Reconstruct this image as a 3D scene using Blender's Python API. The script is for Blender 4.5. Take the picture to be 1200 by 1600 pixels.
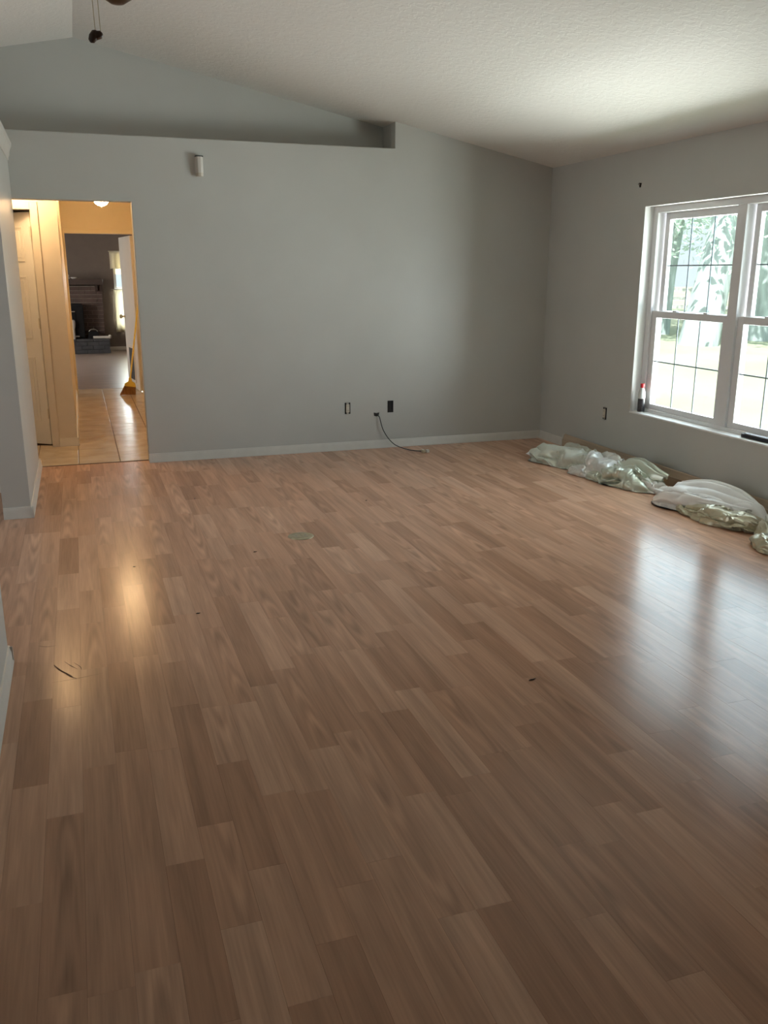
import bpy, bmesh, math, random
from mathutils import Vector, Matrix, noise

for o in list(bpy.data.objects):
    bpy.data.objects.remove(o)
sc = bpy.context.scene
COL = sc.collection
PI = math.pi

# ------------------------------------------------------------------ camera
CAM_H, F_PX = 1.52865, 1366.93
YAW, PITCH, ROLL = 0.330871, 0.266359, 0.001966
fwd = Vector((math.sin(YAW)*math.cos(PITCH), math.cos(YAW)*math.cos(PITCH), -math.sin(PITCH)))
rgt = Vector((math.cos(YAW), -math.sin(YAW), 0)); upv = rgt.cross(fwd)
rgt, upv = rgt*math.cos(ROLL)+upv*math.sin(ROLL), -rgt*math.sin(ROLL)+upv*math.cos(ROLL)
cam = bpy.data.cameras.new('camera')
cam.sensor_fit = 'VERTICAL'; cam.sensor_height = 36.0; cam.lens = F_PX/1600*36.0
cam.clip_start = 0.05; cam.clip_end = 400
camo = bpy.data.objects.new('camera', cam); COL.objects.link(camo)
camo.matrix_world = Matrix(((rgt.x, upv.x, -fwd.x, 0), (rgt.y, upv.y, -fwd.y, 0), (rgt.z, upv.z, -fwd.z, CAM_H), (0, 0, 0, 1)))
sc.camera = camo

# ------------------------------------------------------------------ light and exposure
SUN, SKY = 10.5, 1.15
world = bpy.data.worlds.new('world'); sc.world = world
world.use_nodes = True
wn = world.node_tree; wn.nodes.clear()
wo = wn.nodes.new('ShaderNodeOutputWorld'); wb = wn.nodes.new('ShaderNodeBackground')
wb.inputs['Color'].default_value = (0.86, 0.95, 1.0, 1); wb.inputs['Strength'].default_value = SKY
wn.links.new(wb.outputs[0], wo.inputs[0])
sun = bpy.data.lights.new('sun', 'SUN'); sun.energy = SUN; sun.angle = 0.009; sun.color = (1.0, 0.96, 0.88)
suno = bpy.data.objects.new('sun', sun); COL.objects.link(suno)
sd = Vector((0.30, 0.42, -0.86)).normalized()             # the way the light travels
suno.rotation_euler = sd.to_track_quat('-Z', 'Y').to_euler(); suno.location = (6, -3, 12)
por = bpy.data.lights.new('window_portal', 'AREA'); por.shape = 'RECTANGLE'; por.size = 1.62; por.size_y = 2.0
por.cycles.is_portal = True
poro = bpy.data.objects.new('window_portal', por); COL.objects.link(poro)
poro.location = (4.36, 4.995, 1.24); poro.rotation_euler = (0, PI/2, 0)

def daylight(name, loc, rot, sx, sy, watts, col):
    l = bpy.data.lights.new(name, 'AREA'); l.shape = 'RECTANGLE'; l.size = sx; l.size_y = sy; l.energy = watts; l.color = col
    o = bpy.data.objects.new(name, l); COL.objects.link(o); o.location = loc; o.rotation_euler = rot
daylight('lawn_daylight', (5.75, 6.0, 0.36), (0, PI/2, 0), 1.28, 6.4, 760.0, (1.0, 0.985, 0.94))
daylight('sky_daylight', (5.75, 6.0, 2.0), (0, PI/2, 0), 2.0, 6.4, 310.0, (0.74, 0.87, 1.0))
daylight('foyer_fill_light', (-3.3, 4.8, 1.2), (0, -PI/2, 0), 1.8, 1.2, 30.0, (0.95, 0.98, 1.0))  # added fill lamp, brightens the foyer through an unseen opening
daylight('far_window_daylight', (1.10, 19.75, 1.30), (-PI/2, 0, 0), 1.6, 2.0, 430.0, (0.95, 0.98, 1.0))
daylight('far_side_fill_light', (-4.1, 15.6, 1.40), (0, -PI/2, 0), 1.8, 2.4, 300.0, (1.0, 0.94, 0.86))  # fill lamp added behind an unseen side wall to lift the dark room

sc.view_settings.view_transform = 'Standard'; sc.view_settings.look = 'None'
sc.view_settings.exposure = 0.0; sc.view_settings.gamma = 1.0; sc.view_settings.use_curve_mapping = False
sc.cycles.use_denoising = True
sc.cycles.max_bounces = 14; sc.cycles.diffuse_bounces = 8; sc.cycles.glossy_bounces = 5
sc.cycles.transparent_max_bounces = 16; sc.cycles.transmission_bounces = 8
sc.cycles.sample_clamp_indirect = 6.0; sc.cycles.caustics_refractive = False

# ------------------------------------------------------------------ helpers
def proj(p):
    d = Vector(p)-Vector((0, 0, CAM_H)); z = d.dot(fwd)
    return (600+F_PX*d.dot(rgt)/z, 800-F_PX*d.dot(upv)/z, z)

def srgb(r, g, b):
    f = lambda c: (c/255/12.92 if c <= 10 else ((c/255+0.055)/1.055)**2.4)
    return (f(r), f(g), f(b), 1)

def new_mat(name):
    m = bpy.data.materials.new(name); m.use_nodes = True
    nt = m.node_tree; b = nt.nodes['Principled BSDF']
    return m, nt, b

def mat(name, col, rough=0.5, metal=0.0, spec=0.5, var=0.06, scale=8.0, bump=0.0, bscale=60.0, emit=None, estr=0.0, sheen=0.0, trans=0.0, detail=3.0, stretch=None):
    m, nt, b = new_mat(name)
    N, L = nt.nodes, nt.links
    geo = N.new('ShaderNodeNewGeometry')
    src = geo.outputs['Position']
    if stretch:
        mp = N.new('ShaderNodeMapping'); mp.inputs['Scale'].default_value = stretch
        L.new(src, mp.inputs['Vector']); src = mp.outputs[0]
    nz = N.new('ShaderNodeTexNoise'); nz.inputs['Scale'].default_value = scale; nz.inputs['Detail'].default_value = detail
    L.new(src, nz.inputs['Vector'])
    mr = N.new('ShaderNodeMapRange'); mr.inputs['From Min'].default_value = 0.3; mr.inputs['From Max'].default_value = 0.7
    mr.inputs['To Min'].default_value = 1-var; mr.inputs['To Max'].default_value = 1+var
    L.new(nz.outputs['Fac'], mr.inputs['Value'])
    vm = N.new('ShaderNodeVectorMath'); vm.operation = 'SCALE'; vm.inputs[0].default_value = col[:3]
    L.new(mr.outputs[0], vm.inputs['Scale']); L.new(vm.outputs[0], b.inputs['Base Color'])
    b.inputs['Roughness'].default_value = rough; b.inputs['Metallic'].default_value = metal
    b.inputs['Specular IOR Level'].default_value = spec
    b.inputs['Transmission Weight'].default_value = trans
    if sheen: b.inputs['Sheen Weight'].default_value = sheen
    if emit: b.inputs['Emission Color'].default_value = emit; b.inputs['Emission Strength'].default_value = estr
    if bump:
        n2 = N.new('ShaderNodeTexNoise'); n2.inputs['Scale'].default_value = bscale; n2.inputs['Detail'].default_value = 4
        L.new(src, n2.inputs['Vector'])
        bp = N.new('ShaderNodeBump'); bp.inputs['Strength'].default_value = bump; bp.inputs['Distance'].default_value = 0.004
        L.new(n2.outputs['Fac'], bp.inputs['Height']); L.new(bp.outputs[0], b.inputs['Normal'])
    return m

class MB:
    """collects shapes into one mesh"""
    def __init__(s): s.bm = bmesh.new()
    def box(s, x0, x1, y0, y1, z0, z1, bev=0.0):
        r = bmesh.ops.create_cube(s.bm, size=1.0)
        for v in r['verts']:
            v.co = Vector((x0+(v.co.x+.5)*(x1-x0), y0+(v.co.y+.5)*(y1-y0), z0+(v.co.z+.5)*(z1-z0)))
        if bev:
            es = list({e for v in r['verts'] for e in v.link_edges})
            bmesh.ops.bevel(s.bm, geom=es, offset=bev, segments=2, profile=0.6, affect='EDGES')
        return s
    def prism(s, pts, axis, a, b):
        """outline pts in the two other axes, extruded along axis from a to b"""
        def P(p, t):
            return {'x': (t, p[0], p[1]), 'y': (p[0], t, p[1]), 'z': (p[0], p[1], t)}[axis]
        va = [s.bm.verts.new(P(p, a)) for p in pts]; vb = [s.bm.verts.new(P(p, b)) for p in pts]
        s.bm.faces.new(va); s.bm.faces.new(vb)
        n = len(pts)
        for i in range(n): s.bm.faces.new((va[i], va[(i+1) % n], vb[(i+1) % n], vb[i]))
        return s
    def sweep(s, prof, p0, p1, out):
        """prof: (distance along out, z) pairs; run from p0 to p1"""
        p0, p1, out = Vector(p0), Vector(p1), Vector(out)
        va = [s.bm.verts.new(p0+out*d+Vector((0, 0, z))) for d, z in prof]
        vb = [s.bm.verts.new(p1+out*d+Vector((0, 0, z))) for d, z in prof]
        s.bm.faces.new(va); s.bm.faces.new(vb); n = len(prof)
        for i in range(n): s.bm.faces.new((va[i], va[(i+1) % n], vb[(i+1) % n], vb[i]))
        return s
    def lathe(s, prof, seg=24, c=(0, 0, 0), axis='z'):
        rings = []
        for r, h in prof:
            ring = []
            for i in range(seg):
                a = 2*PI*i/seg; q = (r*math.cos(a), r*math.sin(a), h)
                if axis == 'x': q = (q[2], q[0], q[1])
                if axis == 'y': q = (q[0], q[2], q[1])
                ring.append(s.bm.verts.new((c[0]+q[0], c[1]+q[1], c[2]+q[2])))
            rings.append(ring)
        for a, b in zip(rings, rings[1:]):
            for i in range(seg): s.bm.faces.new((a[i], a[(i+1) % seg], b[(i+1) % seg], b[i]))
        s.bm.faces.new(rings[0]); s.bm.faces.new(rings[-1])
        return s
    def tube(s, pts, r, seg=8, taper=None):
        pts = [Vector(p) for p in pts]; rings = []; up = None
        for i, p in enumerate(pts):
            t = (pts[min(i+1, len(pts)-1)]-pts[max(i-1, 0)]).normalized()
            if up is None: up = t.orthogonal().normalized()
            up = (up-t*up.dot(t)).normalized(); sd_ = t.cross(up)
            rr = r if taper is None else r*taper[i]
            rings.append([s.bm.verts.new(p+up*rr*math.cos(2*PI*k/seg)+sd_*rr*math.sin(2*PI*k/seg)) for k in range(seg)])
        for a, b in zip(rings, rings[1:]):
            for i in range(seg): s.bm.faces.new((a[i], a[(i+1) % seg], b[(i+1) % seg], b[i]))
        s.bm.faces.new(rings[0]); s.bm.faces.new(rings[-1])
        return s
    def quad(s, a, b, c, d):
        s.bm.faces.new([s.bm.verts.new(p) for p in (a, b, c, d)]); return s
    def mesh(s, name, smooth=False):
        bmesh.ops.recalc_face_normals(s.bm, faces=s.bm.faces)
        me = bpy.data.meshes.new(name); s.bm.to_mesh(me); s.bm.free()
        if smooth:
            for p in me.polygons: p.use_smooth = True
            try: me.set_sharp_from_angle(angle=math.radians(smooth if smooth > 1 else 40))
            except Exception: pass
        return me
    def build(s, name, m, parent=None, smooth=False):
        return link(name, s.mesh(name, smooth), m, parent)

def link(name, me, m=None, parent=None, loc=None):
    if m is not None and not me.materials: me.materials.append(m)
    o = bpy.data.objects.new(name, me); COL.objects.link(o)
    if parent is not None:
        o.parent = parent
        o.matrix_parent_inverse = Matrix.Translation(-parent.location) if parent.type == 'EMPTY' and not any(parent.rotation_euler) else Matrix()
    if loc: o.location = loc
    return o

def tag(o, label, cat, group=None, kind=None):
    o['label'] = label; o['category'] = cat
    if group: o['group'] = group
    if kind: o['kind'] = kind
    return o

def thing(name, label, cat, loc, group=None, kind=None):
    e = bpy.data.objects.new(name, None); COL.objects.link(e); e.location = loc; e.empty_display_size = 0.05
    return tag(e, label, cat, group, kind)

def struct(o, label, cat): return tag(o, label, cat, kind='structure')

def crom(pts, n=8):
    P = [Vector(p) for p in pts]; P = [2*P[0]-P[1]]+P+[2*P[-1]-P[-2]]; out = []
    for i in range(1, len(P)-2):
        for k in range(n):
            t = k/n; a, b, c, d = P[i-1:i+3]
            out.append(.5*((2*b)+(c-a)*t+(2*a-5*b+4*c-d)*t*t+(3*b-a-3*c+d)*t**3))
    return out+[P[-2]]

# ------------------------------------------------------------------ measures of the room
D, XR, XL = 7.407, 4.133, -0.385
ZC, SL, XRI = 2.44, 0.2033, 0.145
ZRI = ZC+SL*(XR-XRI)
def zceil(x): return ZC+SL*(XR-x) if x > XRI else ZRI-SL*(XRI-x)
XN, ZL, DOX, DOZ = 2.636, 2.537, 0.472, 2.06
YB = -2.2

# ------------------------------------------------------------------ materials
M = {}
M['wall'] = mat('wall_paint', (0.505, 0.508, 0.482, 1), rough=0.42, spec=0.4, var=0.02, scale=3, bump=0.10, bscale=90)
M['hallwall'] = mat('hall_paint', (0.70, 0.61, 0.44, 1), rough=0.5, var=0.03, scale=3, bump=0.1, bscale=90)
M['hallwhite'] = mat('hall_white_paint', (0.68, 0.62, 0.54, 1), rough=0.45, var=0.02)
M['trim'] = mat('trim_paint', (0.62, 0.60, 0.555, 1), rough=0.35, var=0.04, scale=10)
M['vinyl'] = mat('white_vinyl', (0.74, 0.74, 0.75, 1), rough=0.35, var=0.015)
M['return'] = mat('white_return_paint', (0.80, 0.80, 0.79, 1), rough=0.6, var=0.03, bump=0.15, bscale=50)
M['doorwhite'] = mat('white_door_paint', (0.70, 0.68, 0.64, 1), rough=0.35, var=0.02)
M['taupe'] = mat('dark_taupe_paint', (0.165, 0.128, 0.104, 1), rough=0.6, var=0.04)
M['familywhite'] = mat('family_trim', (0.5, 0.46, 0.40, 1), rough=0.5, var=0.03)
M['black'] = mat('black_metal', (0.010, 0.010, 0.011, 1), rough=0.6, spec=.15, var=0.1)
M['hole'] = mat('dark_box', (0.015, 0.014, 0.013, 1), rough=0.8, var=0.2)
M['ivory'] = mat('ivory_plastic', (0.55, 0.50, 0.42, 1), rough=0.4)
M['brass'] = mat('worn_brass', (0.56, 0.49, 0.34, 1), rough=0.33, metal=0.75, var=0.14, scale=40)
M['steel'] = mat('steel', (0.45, 0.44, 0.42, 1), rough=0.35, metal=0.9)
M['cablek'] = mat('black_cable', (0.02, 0.019, 0.018, 1), rough=0.5)
M['brown'] = mat('fan_dark_wood', (0.075, 0.042, 0.026, 1), rough=0.45, var=0.25, scale=12)
M['fanbody'] = mat('fan_bronze', (0.13, 0.085, 0.055, 1), rough=0.4, metal=0.6)
M['subfloor'] = mat('subfloor', (0.12, 0.07, 0.045, 1), rough=0.8)
M['grout'] = mat('grout', (0.14, 0.095, 0.065, 1), rough=0.9, var=0.15, scale=30)
M['boardtan'] = mat('tan_board', (0.44, 0.34, 0.25, 1), rough=0.4, var=0.12, scale=3, stretch=(6, 0.6, 14))

def ceiling_mat():
    m, nt, b = new_mat('knockdown_ceiling'); N, L = nt.nodes, nt.links
    geo = N.new('ShaderNodeNewGeometry')
    n1 = N.new('ShaderNodeTexNoise'); n1.inputs['Scale'].default_value = 26; n1.inputs['Detail'].default_value = 3; n1.inputs['Distortion'].default_value = 0.6
    n2 = N.new('ShaderNodeTexNoise'); n2.inputs['Scale'].default_value = 90; n2.inputs['Detail'].default_value = 2
    L.new(geo.outputs['Position'], n1.inputs['Vector']); L.new(geo.outputs['Position'], n2.inputs['Vector'])
    mr = N.new('ShaderNodeMapRange'); mr.inputs['From Min'].default_value = .47; mr.inputs['From Max'].default_value = .56
    mr.interpolation_type = 'SMOOTHSTEP'; L.new(n1.outputs['Fac'], mr.inputs['Value'])
    ad = N.new('ShaderNodeMath'); ad.operation = 'MULTIPLY_ADD'; ad.inputs[1].default_value = 0.25
    L.new(n2.outputs['Fac'], ad.inputs[0]); L.new(mr.outputs[0], ad.inputs[2])
    bp = N.new('ShaderNodeBump'); bp.inputs['Strength'].default_value = 0.26; bp.inputs['Distance'].default_value = 0.004
    L.new(ad.outputs[0], bp.inputs['Height']); L.new(bp.outputs[0], b.inputs['Normal'])
    b.inputs['Base Color'].default_value = (0.74, 0.73, 0.70, 1); b.inputs['Roughness'].default_value = 0.85
    b.inputs['Specular IOR Level'].default_value = 0.2
    return m
M['ceiling'] = ceiling_mat()

def plank_mat(name='laminate'):
    m, nt, b = new_mat(name); N, L = nt.nodes, nt.links
    def math_(op, a=None, c=None, d=None):
        n = N.new('ShaderNodeMath'); n.operation = op
        for i, v in enumerate((a, c, d)):
            if v is None: continue
            if isinstance(v, (int, float)): n.inputs[i].default_value = v
            else: L.new(v, n.inputs[i])
        return n.outputs[0]
    geo = N.new('ShaderNodeNewGeometry'); at = N.new('ShaderNodeAttribute'); at.attribute_name = 'tone'
    sep = N.new('ShaderNodeSeparateColor'); L.new(at.outputs['Color'], sep.inputs[0])
    tone, seed, u, v = sep.outputs['Red'], sep.outputs['Green'], sep.outputs['Blue'], at.outputs['Alpha']
    k = math_('MULTIPLY', seed, 37.0)
    off = N.new('ShaderNodeCombineXYZ'); L.new(k, off.inputs['Z']); L.new(k, off.inputs['Y'])
    va = N.new('ShaderNodeVectorMath'); va.operation = 'ADD'; L.new(geo.outputs['Position'], va.inputs[0]); L.new(off.outputs[0], va.inputs[1])
    def noise_(sc_, scale, det, dist=0):
        mp = N.new('ShaderNodeMapping'); mp.inputs['Scale'].default_value = sc_; L.new(va.outputs[0], mp.inputs['Vector'])
        n = N.new('ShaderNodeTexNoise'); n.inputs['Scale'].default_value = scale; n.inputs['Detail'].default_value = det; n.inputs['Distortion'].default_value = dist
        L.new(mp.outputs[0], n.inputs['Vector']); return n.outputs['Fac']
    fine = noise_((90, 3.0, 1), 1.6, 5); streak = noise_((22, 1.3, 1), 1.0, 3, .5); wob = noise_((10, 2.4, 1), 1.0, 1)
    # nested arches of flat sawn boards
    uc = math_('SUBTRACT', u, math_('MULTIPLY_ADD', seed, .3, .35))
    par = math_('MULTIPLY', math_('MULTIPLY', uc, uc), math_('MULTIPLY_ADD', seed, 15.0, 12.0))
    dirn = math_('SUBTRACT', math_('MULTIPLY', math_('GREATER_THAN', math_('FRACT', math_('MULTIPLY', seed, 7.3)), .5), 2.0), 1.0)
    ph = math_('MULTIPLY_ADD', math_('MULTIPLY', v, dirn), 9.5, par)
    ph = math_('MULTIPLY_ADD', wob, 3.6, ph)
    ring = math_('SINE', math_('MULTIPLY', ph, 2.2))
    has = math_('GREATER_THAN', math_('FRACT', math_('MULTIPLY', seed, 3.7)), .66)
    ctr = math_('MAXIMUM', math_('SUBTRACT', 1.0, math_('MULTIPLY', math_('ABSOLUTE', uc), 2.6)), 0.0)
    arch = math_('MULTIPLY', math_('MULTIPLY', ring, has), math_('MULTIPLY', ctr, .17))
    f = math_('MULTIPLY_ADD', math_('SUBTRACT', fine, .5), .38, 1.0)
    f = math_('MULTIPLY_ADD', math_('SUBTRACT', streak, .5), .75, f)
    f = math_('ADD', f, arch)
    ramp = N.new('ShaderNodeValToRGB'); L.new(tone, ramp.inputs[0]); cr = ramp.color_ramp
    cr.elements[0].position = 0.0; cr.elements[0].color = (0.43, 0.238, 0.150, 1)
    cr.elements[1].position = 1.0; cr.elements[1].color = (0.61, 0.372, 0.252, 1)
    e = cr.elements.new(0.5); e.color = (0.535, 0.306, 0.198, 1)
    vm = N.new('ShaderNodeVectorMath'); vm.operation = 'SCALE'; L.new(ramp.outputs[0], vm.inputs[0]); L.new(f, vm.inputs['Scale'])
    L.new(vm.outputs[0], b.inputs['Base Color'])
    rn = N.new('ShaderNodeTexNoise'); rn.inputs['Scale'].default_value = 1.7; rn.inputs['Detail'].default_value = 3; L.new(geo.outputs['Position'], rn.inputs['Vector'])
    rm = N.new('ShaderNodeMapRange'); rm.inputs['To Min'].default_value = 0.17; rm.inputs['To Max'].default_value = 0.24; L.new(rn.outputs['Fac'], rm.inputs['Value'])
    L.new(rm.outputs[0], b.inputs['Roughness'])
    bp = N.new('ShaderNodeBump'); bp.inputs['Strength'].default_value = 0.06; bp.inputs['Distance'].default_value = 0.001
    L.new(fine, bp.inputs['Height']); L.new(bp.outputs[0], b.inputs['Normal'])
    b.inputs['Specular IOR Level'].default_value = 0.17
    return m
M['plank'] = plank_mat()

def glass_mat(name='window_glass', tint=(0.93, 0.97, 0.97)):
    m = bpy.data.materials.new(name); m.use_nodes = True; nt = m.node_tree; nt.nodes.clear(); N, L = nt.nodes, nt.links
    out = N.new('ShaderNodeOutputMaterial'); tr = N.new('ShaderNodeBsdfTransparent'); gl = N.new('ShaderNodeBsdfGlossy'); mx = N.new('ShaderNodeMixShader'); fr = N.new('ShaderNodeMath'); lw = N.new('ShaderNodeLayerWeight'); pw = N.new('ShaderNodeMath')
    tr.inputs['Color'].default_value = (*tint, 1); gl.inputs['Roughness'].default_value = 0.02; lw.inputs['Blend'].default_value = .5; pw.operation = 'POWER'; pw.inputs[1].default_value = 5.0; fr.operation = 'MULTIPLY_ADD'; fr.inputs[1].default_value = .9; fr.inputs[2].default_value = .02; L.new(lw.outputs['Facing'], pw.inputs[0]); L.new(pw.outputs[0], fr.inputs[0])
    nz = N.new('ShaderNodeTexNoise'); nz.inputs['Scale'].default_value = 3.0
    bp = N.new('ShaderNodeBump'); bp.inputs['Strength'].default_value = 0.02; L.new(nz.outputs['Fac'], bp.inputs['Height']); L.new(bp.outputs[0], gl.inputs['Normal'])
    L.new(fr.outputs[0], mx.inputs[0]); L.new(tr.outputs[0], mx.inputs[1]); L.new(gl.outputs[0], mx.inputs[2]); L.new(mx.outputs[0], out.inputs[0])
    return m
M['glass'] = glass_mat()

# ------------------------------------------------------------------ floor of planks
fl = MB().box(-2.6, 4.3, YB-.1, 7.527, -0.12, -0.010).build('floor', M['subfloor'])
struct(fl, 'pale reddish brown laminate floor of staggered planks across the empty room', 'floor')

def plank_mesh(lst):
    vs, fs, tones = [], [], []
    g, h = 0.0002, -0.010
    for (x0, x1, y0, y1, tone, seed) in lst:
        b = len(vs); L_ = y1-y0
        x0 += g; x1 -= g; y0 += g; y1 -= g
        dz = -0.00025*seed
        vs += [(x0, y0, h), (x1, y0, h), (x1, y1, h), (x0, y1, h), (x0, y0, dz), (x1, y0, dz), (x1, y1, dz), (x0, y1, dz)]
        fs += [tuple(b+i for i in f) for f in ((0, 1, 5, 4), (1, 2, 6, 5), (2, 3, 7, 6), (3, 0, 4, 7), (4, 5, 6, 7))]
        tones += [(tone, seed, u, v) for u, v in ((0, 0), (1, 0), (1, L_), (0, L_))*2]
    me = bpy.data.meshes.new('plank'); me.from_pydata(vs, [], fs)
    ca = me.attributes.new('tone', 'FLOAT_COLOR', 'POINT')
    for i, c in enumerate(tones): ca.data[i].color = c
    me.materials.append(M['plank'])
    return me

rnd = random.Random(11)
PW = 0.1022
planks = []
i0 = int(math.floor((-2.55+0.103)/PW)); i1 = int(math.ceil((XR+0.103)/PW))
for i in range(i0, i1):
    x0 = -0.103+i*PW; x1 = min(x0+PW, XR+0.02)
    if x0 >= XR: continue
    y = YB-rnd.uniform(0, .5); prev = .5
    while y < 7.5:
        ln = rnd.choice((0.42, 0.50, 0.58, 0.64, 0.74, 0.95))*rnd.uniform(.92, 1.08)
        y2 = min(y+ln, 7.507)
        if 7.507-y2 < .1: y2 = 7.507
        t = min(1, max(0, rnd.gauss(.62, .17)))
        if rnd.random() < .16: t = rnd.uniform(0.0, .22)
        if abs(t-prev) < .06: t = t-.15 if t > .5 else t+.15
        prev = t
        planks.append((x0, x1, max(y, YB), y2, t, rnd.random()))
        y = y2
def parea(p):
    cs = [(p[0], p[2], 0), (p[1], p[2], 0), (p[1], p[3], 0), (p[0], p[3], 0)]
    if min((Vector(c)-Vector((0, 0, CAM_H))).dot(fwd) for c in cs) < .2: return 0
    q = [proj(c)[:2] for c in cs]
    cx = sum(a for a, b in q)/4; cy = sum(b for a, b in q)/4
    if not (-40 < cx < 1240 and 600 < cy < 1700): return 0
    q = [(min(1200, max(0, a)), min(1600, max(0, b))) for a, b in q]
    return abs(sum(q[i][0]*q[(i+1) % 4][1]-q[(i+1) % 4][0]*q[i][1] for i in range(4)))/2
planks.sort(key=parea, reverse=True)
for p in planks[:300]: link('plank', plank_mesh([p]), None, fl)
rest = link('plank_field', plank_mesh(planks[300:]), None, fl); rest['kind'] = 'stuff'

# gouges in the boards by the near left wall
M['gouge'] = mat('floor_gouge', (0.15, 0.075, 0.042, 1), rough=0.9)
def gouge(pts, w):
    mb = MB(); q = crom(pts, 5); n = len(q); L_, R_ = [], []
    for i, p in enumerate(q):
        t = (q[min(i+1, n-1)]-q[max(i-1, 0)]).normalized(); s_ = Vector((t.y, -t.x, 0))
        ww = w*.7*(0.25+0.75*math.sin(PI*(i+.5)/n))*(0.7+.6*noise.random())
        L_.append(mb.bm.verts.new(p+s_*ww)); R_.append(mb.bm.verts.new(p-s_*ww))
    for i in range(n-1): mb.bm.faces.new((L_[i], L_[i+1], R_[i+1], R_[i]))
    return mb.build('scratch', M['gouge'], fl)
for g in (([(-.205, 3.50, .0006), (-.18, 3.44, .0006), (-.155, 3.40, .0006), (-.135, 3.37, .0006)], .006),
          ([(-.165, 3.52, .0006), (-.14, 3.47, .0006), (-.115, 3.43, .0006)], .003),
          ([(-.13, 3.50, .0006), (-.105, 3.45, .0006), (-.10, 3.42, .0006)], .0025),
          ([(-.16, 3.405, .0006), (-.145, 3.375, .0006), (-.12, 3.345, .0006)], .003),
          ([(-.21, 3.335, .0006), (-.12, 3.342, .0006), (-.02, 3.36, .0006)], .0016),
          ([(-.27, 3.72, .0006), (-.24, 3.70, .0006), (-.20, 3.70, .0006)], .003)): gouge(*g)

# ------------------------------------------------------------------ ceiling and walls
th = .16
mb = MB()
mb.prism([(XRI, ZRI), (4.95, zceil(4.95)), (4.95, zceil(4.95)+th), (XRI, ZRI+th), (-2.9, zceil(-2.9)+th), (-2.9, zceil(-2.9))], 'y', YB-.3, 8.05)
struct(mb.build('ceiling', M['ceiling']), 'white knockdown textured vaulted ceiling rising to a ridge', 'ceiling')

mb = MB()
mb.prism([(DOX, 0), (4.33, 0), (4.33, zceil(4.33)+.05), (XN, zceil(XN)+.05), (XN, ZL), (-2.7, ZL), (-2.7, DOZ), (DOX, DOZ)], 'y', D, 7.527)
wb_ = mb.build('wall_back', M['wall'])
bv = wb_.modifiers.new('bev', 'BEVEL'); bv.width = .006; bv.segments = 2; bv.limit_method = 'ANGLE'
struct(wb_, 'grey painted back wall with hallway doorway and plant ledge opening', 'wall')
# niche above the ledge
mb = MB()
mb.prism([(XN, 7.5271), (XN+.12, 7.5271), (XN+.12, 7.86), (XN, 7.86)], 'z', 2.30, zceil(2.6)+.1)
struct(mb.build('wall_niche_side', M['wall']), 'grey shadowed side wall closing the right end of the plant ledge', 'wall')
struct(MB().prism([(-2.7, 2.35), (2.635, 2.35), (2.635, zceil(2.635)+.08), (XRI, ZRI+.08), (-2.7, zceil(-2.7)+.08)], 'y', 7.718, 7.86).build('wall_niche_back', M['wall']), 'grey gable wall set back above the plant ledge', 'wall')
struct(MB().box(-2.7, 2.635, 7.5271, 7.717, 2.46, ZL-.001).build('trim_ledge', M['wall']), 'grey flat top of the plant ledge over the doorway wall', 'ledge')

# right wall with window opening
WY0, WY1, WZ0, WZ1 = 4.025, 5.968, 0.462, 2.022
XO = 4.33
mb = MB()
mb.box(XR, XO, WY1, 7.53, 0, 2.62).box(XR, XO, YB, WY0, 0, 2.62).box(XR, XO, WY0, WY1, 0, WZ0).box(XR, XO, WY0, WY1, WZ1, 2.62)
bmesh.ops.remove_doubles(mb.bm, verts=mb.bm.verts, dist=1e-5)
struct(mb.build('wall_right', M['wall']), 'grey painted right wall around the white window', 'wall')

# left walls
struct(MB().box(-0.55, XL, 5.902, 7.407, 0, 2.44).build('wall_partition', M['wall']), 'grey partition wall end with white crown beside the hallway doorway', 'wall')
struct(MB().box(-2.6, -0.551, 6.69, 6.81, 0, 2.44).build('wall_foyer', M['wall']), 'grey wall seen past the partition at the left edge', 'wall')
struct(MB().box(-0.53, XL+.010, YB, 3.57, 0, zceil(-.53)+.06).build('wall_left', M['wall']), 'grey near left wall ending at the floor edge', 'wall')
struct(MB().box(-2.75, -2.6, YB, 4.3, 0, zceil(-2.6)+.1).box(-2.75, -2.6, 5.3, 7.53, 0, zceil(-2.6)+.1).box(-2.75, -2.6, 4.3, 5.3, 0, .3).box(-2.75, -2.6, 4.3, 5.3, 2.1, zceil(-2.6)+.1).build('wall_foyer_side', M['wall']), 'grey outer wall of the foyer on the far left', 'wall')  # opening added out of view to let the foyer fill lamp in
struct(MB().prism([(-2.75, 0), (4.33, 0), (4.33, zceil(4.33)+.05), (XRI, ZRI+.06), (-2.75, zceil(-2.75)+.05)], 'y', YB-.15, YB).build('wall_front', M['wall']), 'grey wall behind the camera', 'wall')

# ------------------------------------------------------------------ baseboards, crown
BP = [(0, 0), (.017, 0), (.017, .012), (.013, .020), (.013, .052), (.009, .060), (.006, .072), (0, .074)]
def base(name, p0, p1, out, label, m='trim'):
    return struct(MB().sweep(BP, p0, p1, out).build(name, M[m], smooth=30), label, 'baseboard')
base('baseboard_back', (DOX, D, 0), (XR, D, 0), (0, -1, 0), 'off white baseboard along the grey back wall')
base('baseboard_right', (XR, YB, 0), (XR, D-.017, 0), (-1, 0, 0), 'off white baseboard along the wall under the window')
base('baseboard_partition', (XL, 5.885, 0), (XL, D+.1, 0), (1, 0, 0), 'white baseboard on the side of the partition wall')
base('baseboard_partition_end', (-.55, 5.902, 0), (XL+.017, 5.902, 0), (0, -1, 0), 'white baseboard across the end of the partition wall')
base('baseboard_foyer', (-2.6, 6.69, 0), (-.551, 6.69, 0), (0, -1, 0), 'white baseboard on the wall past the partition at far left')
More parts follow.
